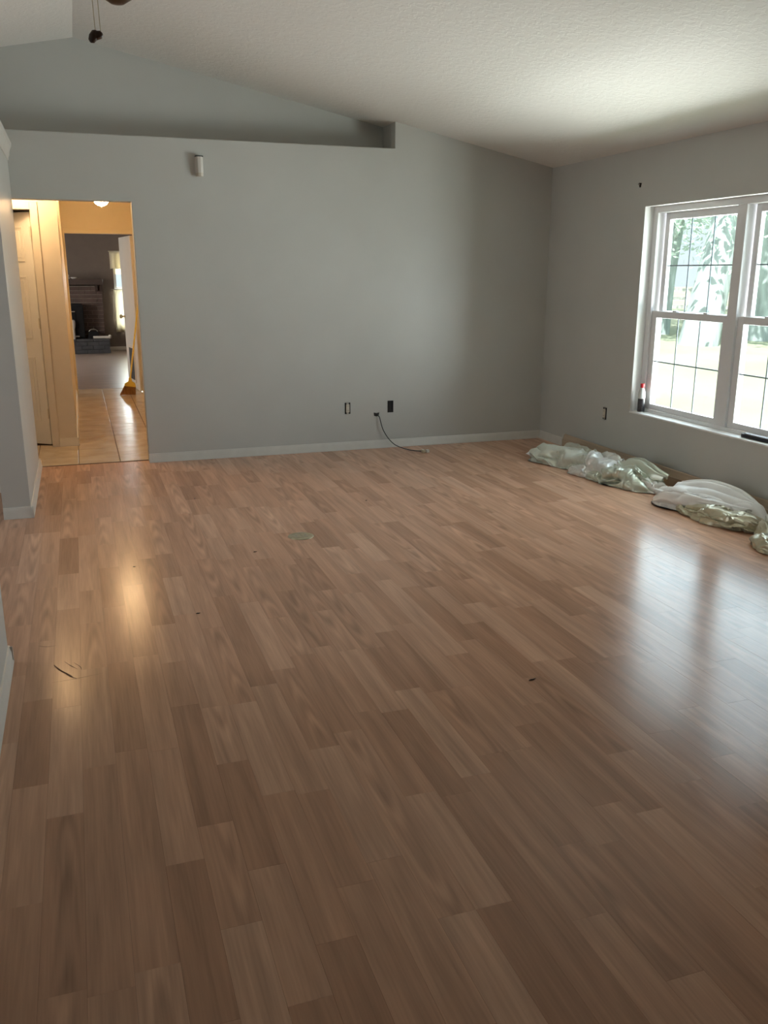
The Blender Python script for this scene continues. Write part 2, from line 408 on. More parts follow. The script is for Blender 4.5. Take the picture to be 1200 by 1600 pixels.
base('baseboard_left', (XL+.010, YB, 0), (XL+.010, 3.587, 0), (1, 0, 0), 'pale baseboard on the near left wall at the picture edge')
base('baseboard_left_end', (-.53, 3.57, 0), (XL+.027, 3.57, 0), (0, 1, 0), 'pale baseboard around the end of the near left wall')
CP = [(0, 2.325), (.006, 2.325), (.008, 2.345), (.015, 2.36), (.018, 2.385), (.030, 2.415), (.034, 2.418), (.036, 2.445), (0, 2.445)]
struct(MB().sweep(CP, (XL, 5.9, 0), (XL, D, 0), (1, 0, 0)).build('trim_crown', M['trim'], smooth=30), 'white crown moulding along the top of the partition wall', 'moulding')
struct(MB().box(-.56, XL+.001, 5.89, 7.407, 2.44, 2.449).build('trim_partition_cap', M['trim']), 'white cap on top of the partition wall', 'trim')

# ------------------------------------------------------------------ window
W = thing('window_1', 'white vinyl twin double hung window with thin grid lines in the right wall', 'window', (4.26, 4.995, WZ0), kind='structure')
# painted returns of the recess
MB().box(XR+.0005, 4.215, WY1-.004, WY1+.002, WZ0, WZ1).build('side_return', M['return'], W)
MB().box(XR+.0005, 4.215, WY0-.002, WY0+.004, WZ0, WZ1).build('side_return', M['return'], W)
MB().box(XR+.0005, 4.215, WY0, WY1, WZ1-.004, WZ1+.002).build('head_return', M['return'], W)
mb = MB(); n = 60; vs = []
for i in range(n+1):
    yy = WY0+(WY1-WY0)*i/n; j = .003*(noise.random()-.5)
    vs.append([mb.bm.verts.new(p) for p in ((XR-.004+j, yy, WZ0-.006+j), (XR-.005+j, yy, WZ0+.004), (XR+.004, yy, WZ0+.007), (4.225, yy, WZ0+.009), (4.225, yy, WZ0-.006))])
for a, b in zip(vs, vs[1:]):
    for k in range(5): mb.bm.faces.new((a[k], a[(k+1) % 5], b[(k+1) % 5], b[k]))
mb.bm.faces.new(vs[0]); mb.bm.faces.new(vs[-1])
mb.build('sill', M['return'], W)
Z0 = WZ0+.009
# outer frame
for (y0, y1) in ((5.910, 5.964), (4.029, 4.085)):
    MB().box(4.213, 4.325, y0, y1, Z0, WZ1-.004, .003).build('jamb', M['vinyl'], W)
MB().box(4.213, 4.325, 4.085, 5.910, 1.972, WZ1-.004, .003).build('head', M['vinyl'], W)
MB().box(4.213, 4.325, 4.085, 5.910, Z0, .497, .003).build('frame_sill', M['vinyl'], W)
MB().box(4.211, 4.327, 4.950, 5.040, .497, 1.972, .003).build('mullion', M['vinyl'], W)
M['muntin'] = mat('grid_bars', (0.20, 0.26, 0.29, 1), rough=0.4, var=.03)
def sash(y0, y1, z0, z1, x0, x1, bot, top, st=.058):
    s = MB()
    s.box(x0, x1, y0, y0+st, z0, z1, .004).box(x0, x1, y1-st, y1, z0, z1, .004)
    s.box(x0+.0005, x1-.0005, y0+st-.004, y1-st+.004, z0, z0+bot, .004).box(x0+.0005, x1-.0005, y0+st-.004, y1-st+.004, z1-top, z1, .004)
    so = s.build('sash', M['vinyl'], W)
    xm = (x0+x1)/2; ya, yb, za, zb = y0+st, y1-st, z0+bot, z1-top
    link('pane', MB().box(xm-.002, xm+.002, ya-.006, yb+.006, za-.006, zb+.006).mesh('pane'), M['glass'], so)
    for k in (1, 2):
        yy = ya+(yb-ya)*k/3
        link('grid_bar', MB().box(xm-.007, xm-.0025, yy-.0045, yy+.0045, za, zb).mesh('grid_bar'), M['muntin'], so)
    zz = (za+zb)/2
    link('grid_bar', MB().box(xm-.0075, xm-.0026, ya, yb, zz-.0045, zz+.0045).mesh('grid_bar'), M['muntin'], so)
    return so
for (y0, y1) in ((5.040, 5.910), (4.085, 4.950)):
    lo = sash(y0, y1, .492, 1.252, 4.230, 4.266, .045, .050)
    up_ = sash(y0+.012, y1-.012, 1.205, 1.974, 4.278, 4.312, .050, .052, st=.050)
    for q in (.3, .7):
        yy = y0+(y1-y0)*q
        link('sash_lock', MB().box(4.236, 4.262, yy-.022, yy+.022, 1.252, 1.262, .003).mesh('sash_lock'), M['vinyl'], lo)
# ------------------------------------------------------------------ hallway
HX0, HX1, HY, HZ = -0.088, 0.80, 12.0, 2.44
hf = MB().box(-1.45, .95, 7.507, 12.60, -.12, -.006).build('floor_hall', M['grout'])
struct(hf, 'beige tiled hallway floor with dark grout lines', 'floor')
def tile_mat():
    m, nt, b = new_mat('beige_tile'); N, L = nt.nodes, nt.links
    geo = N.new('ShaderNodeNewGeometry')
    n1 = N.new('ShaderNodeTexNoise'); n1.inputs['Scale'].default_value = 5; n1.inputs['Detail'].default_value = 4; L.new(geo.outputs['Position'], n1.inputs['Vector'])
    cr = N.new('ShaderNodeValToRGB'); L.new(n1.outputs['Fac'], cr.inputs[0])
    cr.color_ramp.elements[0].position = .3; cr.color_ramp.elements[0].color = (.46, .36, .26, 1)
    cr.color_ramp.elements[1].position = .7; cr.color_ramp.elements[1].color = (.60, .50, .38, 1)
    L.new(cr.outputs[0], b.inputs['Base Color']); b.inputs['Roughness'].default_value = .24
    mp = N.new('ShaderNodeMapping'); mp.inputs['Scale'].default_value = (3, 5.5, 1); L.new(geo.outputs['Position'], mp.inputs['Vector'])
    n2 = N.new('ShaderNodeTexNoise'); n2.inputs['Scale'].default_value = 1.3; L.new(mp.outputs[0], n2.inputs['Vector'])
    bp = N.new('ShaderNodeBump'); bp.inputs['Strength'].default_value = .35; bp.inputs['Distance'].default_value = .006
    L.new(n2.outputs['Fac'], bp.inputs['Height']); L.new(bp.outputs[0], b.inputs['Normal'])
    return m
M['tile'] = tile_mat()
TW = .33
def tile(x0, x1, y0, y1):
    g = .0035
    link('tile', MB().box(x0+g, x1-g, y0+g, y1-g, -.006, .0, .0015).mesh('tile'), M['tile'], hf)
y = 7.510
row = 0
while y < 12.58:
    y1 = min(y+TW, 12.59)
    for c in range(-4, 4):
        x0 = -.415+TW*(c+0); x1 = x0+TW
        if c < 1 and y > 8.45: continue
        x1 = min(x1, .94)
        if x1-x0 < .05: continue
        tile(x0, x1, y, y1)
    y = y1
struct(MB().box(XL-.1, DOX+.05, 7.500, 7.516, -.004, .004, .002).build('trim_threshold', M['grout']), 'dark seam strip between laminate and hallway tiles', 'threshold')
# walls
OHX, OHZ = -0.304, 2.045          # closet door opening
mb = MB()
mb.prism([(OHX, 0), (HX0, 0), (HX0, HZ+.02), (-1.45, HZ+.02), (-1.45, 0), (OHX-.78, 0), (OHX-.78, OHZ), (OHX, OHZ)], 'y', 8.385, 8.50)
struct(mb.build('wall_hall_door', M['hallwhite']), 'warm lit hallway wall holding the white panel door', 'wall')
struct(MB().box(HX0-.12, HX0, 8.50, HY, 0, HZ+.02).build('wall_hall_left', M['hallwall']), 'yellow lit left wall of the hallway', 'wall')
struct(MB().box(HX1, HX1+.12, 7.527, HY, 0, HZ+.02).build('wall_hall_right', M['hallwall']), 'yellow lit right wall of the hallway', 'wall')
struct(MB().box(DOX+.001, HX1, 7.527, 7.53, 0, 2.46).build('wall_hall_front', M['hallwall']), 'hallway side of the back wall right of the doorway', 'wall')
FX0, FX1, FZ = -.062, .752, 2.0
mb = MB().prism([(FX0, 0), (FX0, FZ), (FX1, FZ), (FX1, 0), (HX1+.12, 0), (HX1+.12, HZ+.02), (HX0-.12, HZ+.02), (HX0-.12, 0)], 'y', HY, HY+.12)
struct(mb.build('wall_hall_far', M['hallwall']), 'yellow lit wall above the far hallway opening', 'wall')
struct(MB().box(-1.5, HX1+.15, 7.527, HY+.14, HZ, HZ+.1).build('ceiling_hall', M['ceiling']), 'flat hallway ceiling', 'ceiling')
struct(MB().box(-1.55, -1.45, 7.527, 8.5, 0, HZ).build('wall_hall_end', M['hallwhite']), 'left end wall of the hallway', 'wall')
# dim closet behind the door
mb = MB().box(-1.55, -1.45, 8.5, 9.7, 0, HZ).box(-1.55, HX0-.12, 9.7, 9.8, 0, HZ).box(-1.55, HX0-.1, 8.5, 9.8, HZ, HZ+.1)
struct(mb.build('wall_closet', M['hallwhite']), 'plain closet walls behind the panel door', 'wall')
struct(MB().box(-1.55, HX0-.1, 8.45, 9.8, -.12, -.003).build('floor_closet', M['subfloor']), 'dark brown floor inside the closet doorway', 'floor')
# casings
mb = MB()
for (x0, x1, z0, z1) in ((OHX, OHX+.062, 0, OHZ+.062), (OHX-.78-.062, OHX-.78, 0, OHZ+.062), (OHX-.78, OHX, OHZ, OHZ+.062)):
    mb.box(x0, x1, 8.370, 8.387, z0, z1, .004)
struct(mb.build('trim_closet_casing', M['hallwhite']), 'cream casing around the white panel door in the hallway', 'casing')
mb = MB()
for (x0, x1, z0, z1) in ((FX0-.026, FX0, 0, FZ+.05), (FX1, FX1+.045, 0, FZ+.05), (FX0, FX1, FZ, FZ+.05)):
    mb.box(x0, x1, HY-.018, HY+.002, z0, z1, .003)
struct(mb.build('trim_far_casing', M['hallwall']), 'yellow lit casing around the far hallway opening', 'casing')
base('baseboard_hall', (OHX+.062, 8.385, 0), (HX0+.012, 8.385, 0), (0, -1, 0), 'cream baseboard below the lit hallway wall', 'hallwhite')
base('baseboard_hall_left', (HX0, 8.373, 0), (HX0, HY-.018, 0), (1, 0, 0), 'cream baseboard along the hallway left wall', 'hallwhite')
base('baseboard_hall_right', (HX1, 7.53, 0), (HX1, HY-.018, 0), (-1, 0, 0), 'cream baseboard along the hallway right wall', 'hallwhite')

# six panel door, ajar
def panel_door(name, label, w, h, loc, rz, m):
    e = thing(name, label, 'door', loc, kind='structure'); e.rotation_euler = (0, 0, rz)
    T = .035
    link('slab', MB().box(-w, 0, 0, T, .012, h, .002).mesh('slab'), m, e)
    cols = ((-w+.085, -w/2-.045), (-w/2+.045, -.085)); rows = ((.22, .80), (.96, 1.50), (1.62, h-.12))
    for a, b in cols:
        for c, d in rows:
            fr = MB()
            for s_ in (-1, 1):
                y0 = -.006 if s_ < 0 else T-.0
                fr.box(a, b, y0, y0+.006, c, c+.014, .002).box(a, b, y0, y0+.006, d-.014, d, .002).box(a, a+.014, y0, y0+.006, c+.014, d-.014, .002).box(b-.014, b, y0, y0+.006, c+.014, d-.014, .002)
            p = link('panel_mould', fr.mesh('panel_mould'), m, e)
            pn = MB().box(a+.035, b-.035, -.005, T+.005, c+.035, d-.035, .004)
            link('panel', pn.mesh('panel'), m, p)
    return e
dr = panel_door('door_1', 'white six panel door standing ajar in the lit hallway', .76, 2.03, (OHX-.012, 8.450, 0), math.radians(-38), M['doorwhite'])
for z in (.25, 1.05, 1.82):
    link('hinge', MB().lathe([(.008, z), (.008, z+.09)], 10, (.004, -.006, 0)).mesh('hinge'), M['ivory'], dr)
link('knob', MB().lathe([(.012, 0), (.012, -.03), (.027, -.045), (.027, -.06), (.015, -.07)], 16, (-.70, 0, .95), 'y').mesh('knob', 40), M['brass'], dr)

# ceiling lamps of the hallway
M['lampglass'] = mat('lit_lamp_glass', (.9, .85, .75, 1), rough=.4, emit=(1.0, .64, .31, 1), estr=110.0)
def dome(label, x, y, zb, power):
    e = thing('ceiling_lamp', label, 'lamp', (x, y, HZ), 'hallway ceiling lamps')
    MB().lathe([(.06, HZ), (.065, HZ-.03), (.02, HZ-.045), (.02, zb+.115), (.05, zb+.10)], 20, (x, y, 0)).build('canopy', M['brass'], e, 40)
    sh = MB().lathe([(.012, zb), (.035, zb+.005), (.062, zb+.024), (.082, zb+.060), (.088, zb+.098), (.080, zb+.098), (.05, zb+.05), (.01, zb+.03)], 28, (x, y, 0)).build('shade', M['lampglass'], e, 60)
    link('finial', MB().lathe([(.004, zb+.001), (.009, zb-.006), (.004, zb-.016)], 12, (x, y, 0)).mesh('finial', 40), M['brass'], sh)
    l = bpy.data.lights.new('lamp_bulb', 'POINT'); l.energy = power; l.color = (1.0, .62, .29); l.shadow_soft_size = .05
    lo = bpy.data.objects.new('lamp_bulb', l); COL.objects.link(lo); lo.parent = e; lo.location = (0, 0, zb-.05-HZ)
    return e
dome('lit dome ceiling lamp showing just under the doorway top', .350, 10.4, 2.222, 5)
dome('lit dome ceiling lamp over the white panel door behind the doorway header', -.41, 8.03, 2.23, 6)

# door at the far opening, swung into the family room
a_ = math.atan2(.10, .82)
fd = thing('door_2', 'white door swung open at the far end of the hallway', 'door', (.752, 12.06, 0), kind='structure')
fd.rotation_euler = (0, 0, math.radians(90)+a_)
link('slab', MB().box(0, .82, 0, .035, .012, 1.985, .002).mesh('slab'), M['doorwhite'], fd)
pf = link('pet_flap_frame', MB().box(.22, .58, .035, .047, .09, .58, .004).mesh('pet_flap_frame'), M['doorwhite'], fd)
pf['label'] = 'white frame of the pet flap low on the door'
link('pet_flap', MB().box(.25, .55, .046, .050, .13, .55, .002).mesh('pet_flap'), M['hole'], pf)
link('knob', MB().lathe([(.012, 0), (.012, .03), (.027, .045), (.027, .06), (.015, .07)], 16, (.76, .035, .95), 'y').mesh('knob', 40), M['brass'], fd)

# broom leaning in the hallway corner
M['yellow'] = mat('yellow_plastic', (.78, .60, .10, 1), rough=.4)
M['bristle'] = mat('broom_bristle', (.30, .15, .05, 1), rough=.8, var=.35, scale=120, stretch=(1, 1, .05))
bx_, by_ = .535, 11.80
e = thing('broom', 'yellow angled broom leaning at the far end of the hallway', 'broom', (bx_, by_, 0))
tp = Vector((.775, 11.90, 1.28)); b0 = Vector((.585, 11.82, .20))
MB().tube([b0+(tp-b0)*t/6 for t in range(7)], .0105, 10).build('handle', M['yellow'], e, 60)
MB().prism([(.505, .118), (.515, .150), (.560, .175), (.570, .225), (.600, .225), (.605, .175), (.640, .150), (.650, .098)], 'y', by_-.005, by_+.045).build('head', M['yellow'], e)
mb = MB(); rb = random.Random(3)
for r_ in range(4):
    for c in range(26):
        u = c/25; yy = by_+.002+r_*.012
        top = Vector((.508+u*.138, yy, .118-u*.016)); bot = Vector((.447+u*.190+rb.uniform(-.004, .004), yy+rb.uniform(-.010, .010)-.01*(1.5-r_), .002+rb.random()*.004))
        mb.tube([top, bot], .0035, 5)
bo = mb.build('bristles', M['bristle'], e); bo['kind'] = 'stuff'

# ------------------------------------------------------------------ family room beyond
FY = 18.92
ff = MB().box(-3.2, 2.6, 12.60, 19.1, -.12, 0)
M['darkwood'] = mat('family_floor', (.34, .255, .215, 1), rough=.28, var=.3, scale=2.2, stretch=(.7, 8, 1))
struct(ff.build('floor_family', M['darkwood']), 'dull brown wood floor of the room beyond the hallway', 'floor')
wx0, wx1, wz0, wz1 = .76, 1.45, .46, 1.95
mb = MB().box(-3.2, wx0, FY, FY+.15, 0, 2.6).box(wx1, 2.6, FY, FY+.15, 0, 2.6).box(wx0, wx1, FY, FY+.15, 0, wz0).box(wx0, wx1, FY, FY+.15, wz1, 2.6)
struct(mb.build('wall_family_far', M['taupe']), 'dark taupe far wall with brick fireplace', 'wall')
struct(MB().box(-3.3, -3.2, 12.1, 14.8, 0, 2.6).box(-3.3, -3.2, 16.4, 19.1, 0, 2.6).box(-3.3, -3.2, 14.8, 16.4, 0, .6).box(-3.3, -3.2, 14.8, 16.4, 2.1, 2.6).build('wall_family_left', M['taupe']), 'dark taupe left wall of the far room', 'wall')  # gap cut in this unseen wall for the added fill lamp
struct(MB().box(2.6, 2.7, 12.1, 19.1, 0, 2.6).build('wall_family_right', M['taupe']), 'dark taupe right wall of the far room', 'wall')
struct(MB().box(-3.2, HX0-.121, 12.0, 12.12, 0, 2.6).box(HX1+.121, 2.6, 12.0, 12.12, 0, 2.6).build('wall_family_near', M['taupe']), 'dark taupe near wall of the far room', 'wall')
struct(MB().box(-3.3, 2.7, 12.14, 19.1, 2.55, 2.7).build('ceiling_family', M['ceiling']), 'flat ceiling of the far room', 'ceiling')
struct(MB().box(-3.3, HX0-.1, 12.0, 12.7, -.12, -.001).box(.95, 2.7, 12.0, 12.6, -.12, -.001).build('floor_family_edge', M['darkwood']), 'brown wood floor edge beside the tiles', 'floor')
base('baseboard_family', (.56, FY, 0), (2.6, FY, 0), (0, -1, 0), 'cream baseboard beneath the far curtained window', 'familywhite')
fw = thing('window_2', 'bright sash window behind cream curtains in the far room', 'window', (1.1, FY, wz0), kind='structure')
MB().box(wx0, wx0+.05, FY+.03, FY+.12, wz0, wz1).build('jamb', M['vinyl'], fw)
MB().box(wx1-.05, wx1, FY+.03, FY+.12, wz0, wz1).build('jamb', M['vinyl'], fw)
MB().box(wx0+.05, wx1-.05, FY+.03, FY+.12, wz1-.05, wz1).build('head', M['vinyl'], fw)
MB().box(wx0+.05, wx1-.05, FY+.03, FY+.12, wz0, wz0+.05).build('sill', M['vinyl'], fw)
MB().box(wx0+.05, wx1-.05, FY+.05, FY+.10, 1.20, 1.25).build('meeting_rail', M['vinyl'], fw)
MB().box(wx0+.05, wx1-.05, FY+.07, FY+.074, wz0+.05, wz1-.05).build('pane', M['glass'], fw)
# curtains of the far window
def fabric(name, col, tr=.5, rough=.8):
    m, nt, b = new_mat(name); N, L = nt.nodes, nt.links
    geo = N.new('ShaderNodeNewGeometry'); nz = N.new('ShaderNodeTexNoise'); nz.inputs['Scale'].default_value = 300
    L.new(geo.outputs['Position'], nz.inputs['Vector'])
    bp = N.new('ShaderNodeBump'); bp.inputs['Strength'].default_value = .1; bp.inputs['Distance'].default_value = .001; L.new(nz.outputs['Fac'], bp.inputs['Height'])
    b.inputs['Base Color'].default_value = col; b.inputs['Roughness'].default_value = rough; L.new(bp.outputs[0], b.inputs['Normal'])
    t = N.new('ShaderNodeBsdfTranslucent'); t.inputs['Color'].default_value = col; mx = N.new('ShaderNodeMixShader'); mx.inputs[0].default_value = tr
    out = N['Material Output']; L.new(b.outputs[0], mx.inputs[1]); L.new(t.outputs[0], mx.inputs[2]); L.new(mx.outputs[0], out.inputs[0])
    return m
M['cream'] = fabric('cream_curtain', (.86, .81, .68, 1), .5)
def hanging(name, label, x0, x1, z0, z1, yy, waves, amp, scal=0.0):
    mb = MB(); nx, nz_ = waves*8, 8; g = []
    for j in range(nz_+1):
        t = j/nz_; r_ = []
        for i in range(nx+1):
            u = i/nx
            zz = z1+(z0-z1)*t
            if j == nz_ and scal: zz += scal*abs(math.sin(u*waves*PI))
            r_.append(mb.bm.verts.new((x0+(x1-x0)*u+.006*math.sin(u*17+t*3), yy+amp*(.4+.6*t)*math.sin(u*waves*2*PI+.6*math.sin(3*t)), zz)))
        g.append(r_)
    for j in range(nz_):
        for i in range(nx): mb.bm.faces.new((g[j][i], g[j][i+1], g[j+1][i+1], g[j+1][i]))
    o = mb.build(name, M['cream'], None, 60)
    md = o.modifiers.new('thick', 'SOLIDIFY'); md.thickness = .002
    return tag(o, label, 'curtain')
hanging('valance', 'short cream valance across the top of the far window', .705, 1.50, 1.60, 1.93, FY-.07, 6, .012, .01)
hanging('cafe_curtain', 'long cream cafe curtain over the lower far window', .735, 1.50, .36, 1.20, FY-.055, 7, .018, .012)
M['rod'] = mat('curtain_rod', (.5, .46, .38, 1), rough=.4)
for zz, lb in ((1.94, 'thin rod carrying the cream valance at the far window'), (1.205, 'thin rod carrying the cafe curtain at the far window')):
    e = thing('curtain_rod', lb, 'rod', (1.1, FY-.06, zz), 'rods of the far window')
    MB().tube([(.69, FY-.062, zz), (1.52, FY-.062, zz)], .008, 8).build('rod', M['rod'], e)
    for xx in (.70, 1.51):
        MB().box(xx-.008, xx+.008, FY-.062, FY, zz-.008, zz+.008).build('bracket', M['rod'], e)
shade = MB().box(.765, 1.445, FY+.012, FY+.016, 1.50, 1.93).build('roller_shade', M['cream'])
tag(shade, 'amber lit roller shade pulled partly down behind the cream valance', 'shade')

# brick fireplace
fp = thing('fireplace', 'dark brown brick fireplace with mantel and raised hearth', 'fireplace', (0, 18.5, 0))
M['mortar'] = mat('mortar', (.24, .20, .17, 1), rough=.9)
M['brick'] = mat('brown_brick', (.085, .055, .045, 1), rough=.85, var=.35, scale=4, bump=.4, bscale=60)
M['slate'] = mat('dark_hearth_stone', (.05, .052, .058, 1), rough=.6, var=.3, scale=8)
BX0, BX1, BYF = -1.6, .505, 18.55
MB().box(BX0, BX1, BYF+.012, FY-.002, .27, 1.28).build('core', M['mortar'], fp)
bh, bl, gp = .065, .203, .011
bm_full = MB().box(0, bl, 0, .05, 0, bh, .003).mesh('brick'); bm_full.materials.append(M['brick'])
bm_half = MB().box(0, (bl-gp)/2, 0, .05, 0, bh, .003).mesh('brick'); bm_half.materials.append(M['brick'])
zr_ = .285; k = 0
while zr_+bh < 1.29:
    x = BX1
    if k % 2: link('brick', bm_half, None, fp, (x-(bl-gp)/2, BYF, zr_)).location; x -= (bl+gp)/2
    while x-bl > -.80:
        link('brick', bm_full, None, fp, (x-bl, BYF+random.Random(k*31+int(x*50)).uniform(-.003, .003), zr_)); x -= bl+gp
    zr_ += bh+gp; k += 1
for o in fp.children:
    pass
hs = MB().box(BX0-.05, .565, 18.25, 18.56, 0, .235).build('hearth', M['slate'], fp)
for i in range(8):
    x1 = .575-.31*i
    link('hearth_stone', MB().box(x1-.303, x1, 18.235, 18.56, .238, .282, .006).mesh('hearth_stone'), M['slate'], hs)
for r_ in range(3):
    for i in range(10):
        x1 = .575-.214*i-(r_ % 2)*.107
        link('hearth_brick', MB().box(x1-.203, x1, 18.24, 18.27, .005+r_*.077, .072+r_*.077, .004).mesh('hearth_brick'), M['slate'], hs)
M['mantelwood'] = mat('dark_mantel', (.055, .036, .028, 1), rough=.6, var=.25, scale=5, stretch=(.6, 4, 4))
mt_ = MB().box(BX0-.06, .53, 18.40, FY-.002, 1.30, 1.41, .006).build('mantel', M['mantelwood'], fp)
for xx in (.38, .47):
    link('corbel', MB().prism([(18.47, 1.30), (18.55, 1.30), (18.55, 1.18), (18.52, 1.18)], 'x', xx, xx+.05).mesh('corbel'), M['mantelwood'], mt_)
# things by the fireplace
ws = thing('stove', 'black iron stove standing on the hearth', 'stove', (-.14, 18.40, .282))
MB().box(-.55, .13, 18.33, 18.54, .31, .90, .02).prism([(-.55, .90), (.13, .90), (.09, .95), (-.51, .95)], 'y', 18.34, 18.54).build('body', M['black'], ws)
for xx in (-.5, .08): MB().box(xx-.02, xx+.02, 18.36, 18.40, .282, .312).build('leg', M['black'], ws)
MB().box(-.42, -.02, 18.318, 18.332, .42, .78, .006).build('door', M['black'], ws)
MB().box(-.16, -.03, 18.308, 18.320, .795, .812, .003).build('trim_bar', M['steel'], ws)
MB().box(-.16, .02, 18.300, 18.330, .318, .345, .004).build('ash_lip', M['steel'], ws)
jug = thing('white_jug', 'small white jug standing before the black stove', 'jug', (-.085, 18.27, .282))
M['whitecer'] = mat('white_ceramic', (.55, .52, .47, 1), rough=.4)
MB().lathe([(.03, .282), (.033, .33), (.030, .47), (.042, .52), (.050, .58), (.042, .635), (.022, .65)], 18, (-.085, 18.285, 0)).build('body', M['whitecer'], jug, 50)
bk = thing('ash_bucket', 'low black ash pan on the hearth right of the stove', 'pan', (.27, 18.42, .282))
MB().prism([(.17, .284), (.40, .284), (.36, .42), (.20, .42)], 'y', 18.33, 18.52).build('body', M['black'], bk)
MB().tube(crom([(.20, 18.34, .42), (.24, 18.33, .46), (.32, 18.33, .46), (.36, 18.34, .42)], 4), .006, 6).build('handle', M['steel'], bk)
rl = thing('paper_roll', 'pale roll lying along the front of the raised hearth', 'roll', (.44, 18.27, .282))
MB().lathe([(.024, .27), (.026, .272), (.026, .55), (.024, .552)], 14, (0, 18.275, .31), 'x').build('tube', M['whitecer'], rl, 40)
MB().lathe([(.02, .552), (.036, .56), (.040, .58), (.034, .605), (.014, .612)], 14, (0, 18.275, .318), 'x').build('end_knob', M['whitecer'], rl, 60)
g1 = thing('figurine', 'small white figurine at the left of the mantel', 'figurine', (-.10, 18.5, 1.41))
MB().lathe([(.03, 1.41), (.034, 1.43), (.018, 1.455), (.026, 1.475), (.012, 1.495)], 14, (-.10, 18.5, 0)).build('body', M['whitecer'], g1, 50)
g2 = thing('mantel_dish', 'low pale dish on the mantel beside the figurine', 'dish', (.01, 18.5, 1.41))
MB().lathe([(.03, 1.41), (.055, 1.425), (.065, 1.445), (.060, 1.446), (.03, 1.422)], 18, (.01, 18.5, 0)).build('body', M['whitecer'], g2, 50)

# ------------------------------------------------------------------ outdoors
def lawn_mat():
    m, nt, b = new_mat('lawn'); N, L = nt.nodes, nt.links
    geo = N.new('ShaderNodeNewGeometry')
    n1 = N.new('ShaderNodeTexNoise'); n1.inputs['Scale'].default_value = .35; n1.inputs['Detail'].default_value = 6; L.new(geo.outputs['Position'], n1.inputs['Vector'])
    cr = N.new('ShaderNodeValToRGB'); L.new(n1.outputs['Fac'], cr.inputs[0])
    cr.color_ramp.elements[0].position = .35; cr.color_ramp.elements[0].color = (.30, .34, .25, 1)
    cr.color_ramp.elements[1].position = .68; cr.color_ramp.elements[1].color = (.42, .42, .32, 1)
    L.new(cr.outputs[0], b.inputs['Base Color']); b.inputs['Roughness'].default_value = .9; b.inputs['Specular IOR Level'].default_value = .1
    return m
M['lawn'] = lawn_mat()
mb = MB(); G = -.30
n = 40
gv = [[mb.bm.verts.new((4.33+(i/n)**1.6*90, -60+j/n*170, G+.25*noise.noise(Vector((i*.3, j*.3, 0)))*min(1, i/8))) for j in range(n+1)] for i in range(n+1)]
for i in range(n):
    for j in range(n): mb.bm.faces.new((gv[i][j], gv[i+1][j], gv[i+1][j+1], gv[i][j+1]))
struct(mb.build('ground', M['lawn'], None, 180), 'sunlit pale green lawn outside the window', 'lawn')
struct(MB().box(-60, 4.3, 19.3, 70, G-.2, G).build('ground_back', M['lawn']), 'sunlit lawn behind the far room', 'lawn')
struct(MB().box(4.331, 4.40, YB, 8.0, G-.1, .30).build('wall_foundation', M['return']), 'pale house foundation under the window outside', 'wall')

M['bark'] = mat('bark', (.46, .53, .54, 1), rough=.9, var=.3, scale=6, bump=.8, bscale=14, stretch=(1, 1, .2))
def leaf_mat(name, col):
    m, nt, b = new_mat(name); N, L = nt.nodes, nt.links
    b.inputs['Base Color'].default_value = col; b.inputs['Roughness'].default_value = .6; b.inputs['Specular IOR Level'].default_value = .2
    t = N.new('ShaderNodeBsdfTranslucent'); t.inputs['Color'].default_value = tuple(min(1, c*1.6) for c in col[:3])+(1,)
    nz = N.new('ShaderNodeTexNoise'); nz.inputs['Scale'].default_value = 1.2
    geo = N.new('ShaderNodeNewGeometry'); L.new(geo.outputs['Position'], nz.inputs['Vector'])
    mr = N.new('ShaderNodeMapRange'); mr.inputs['To Min'].default_value = .25; mr.inputs['To Max'].default_value = .6; L.new(nz.outputs['Fac'], mr.inputs['Value'])
    mx = N.new('ShaderNodeMixShader'); L.new(mr.outputs[0], mx.inputs[0]); L.new(b.outputs[0], mx.inputs[1]); L.new(t.outputs[0], mx.inputs[2]); L.new(mx.outputs[0], N['Material Output'].inputs[0])
    return m
M['leafa'] = leaf_mat('oak_leaf', (.50, .62, .56, 1)); M['leafb'] = leaf_mat('pale_leaf', (.56, .67, .60, 1))  # bright outdoor haze is put into these lightened leaf colours
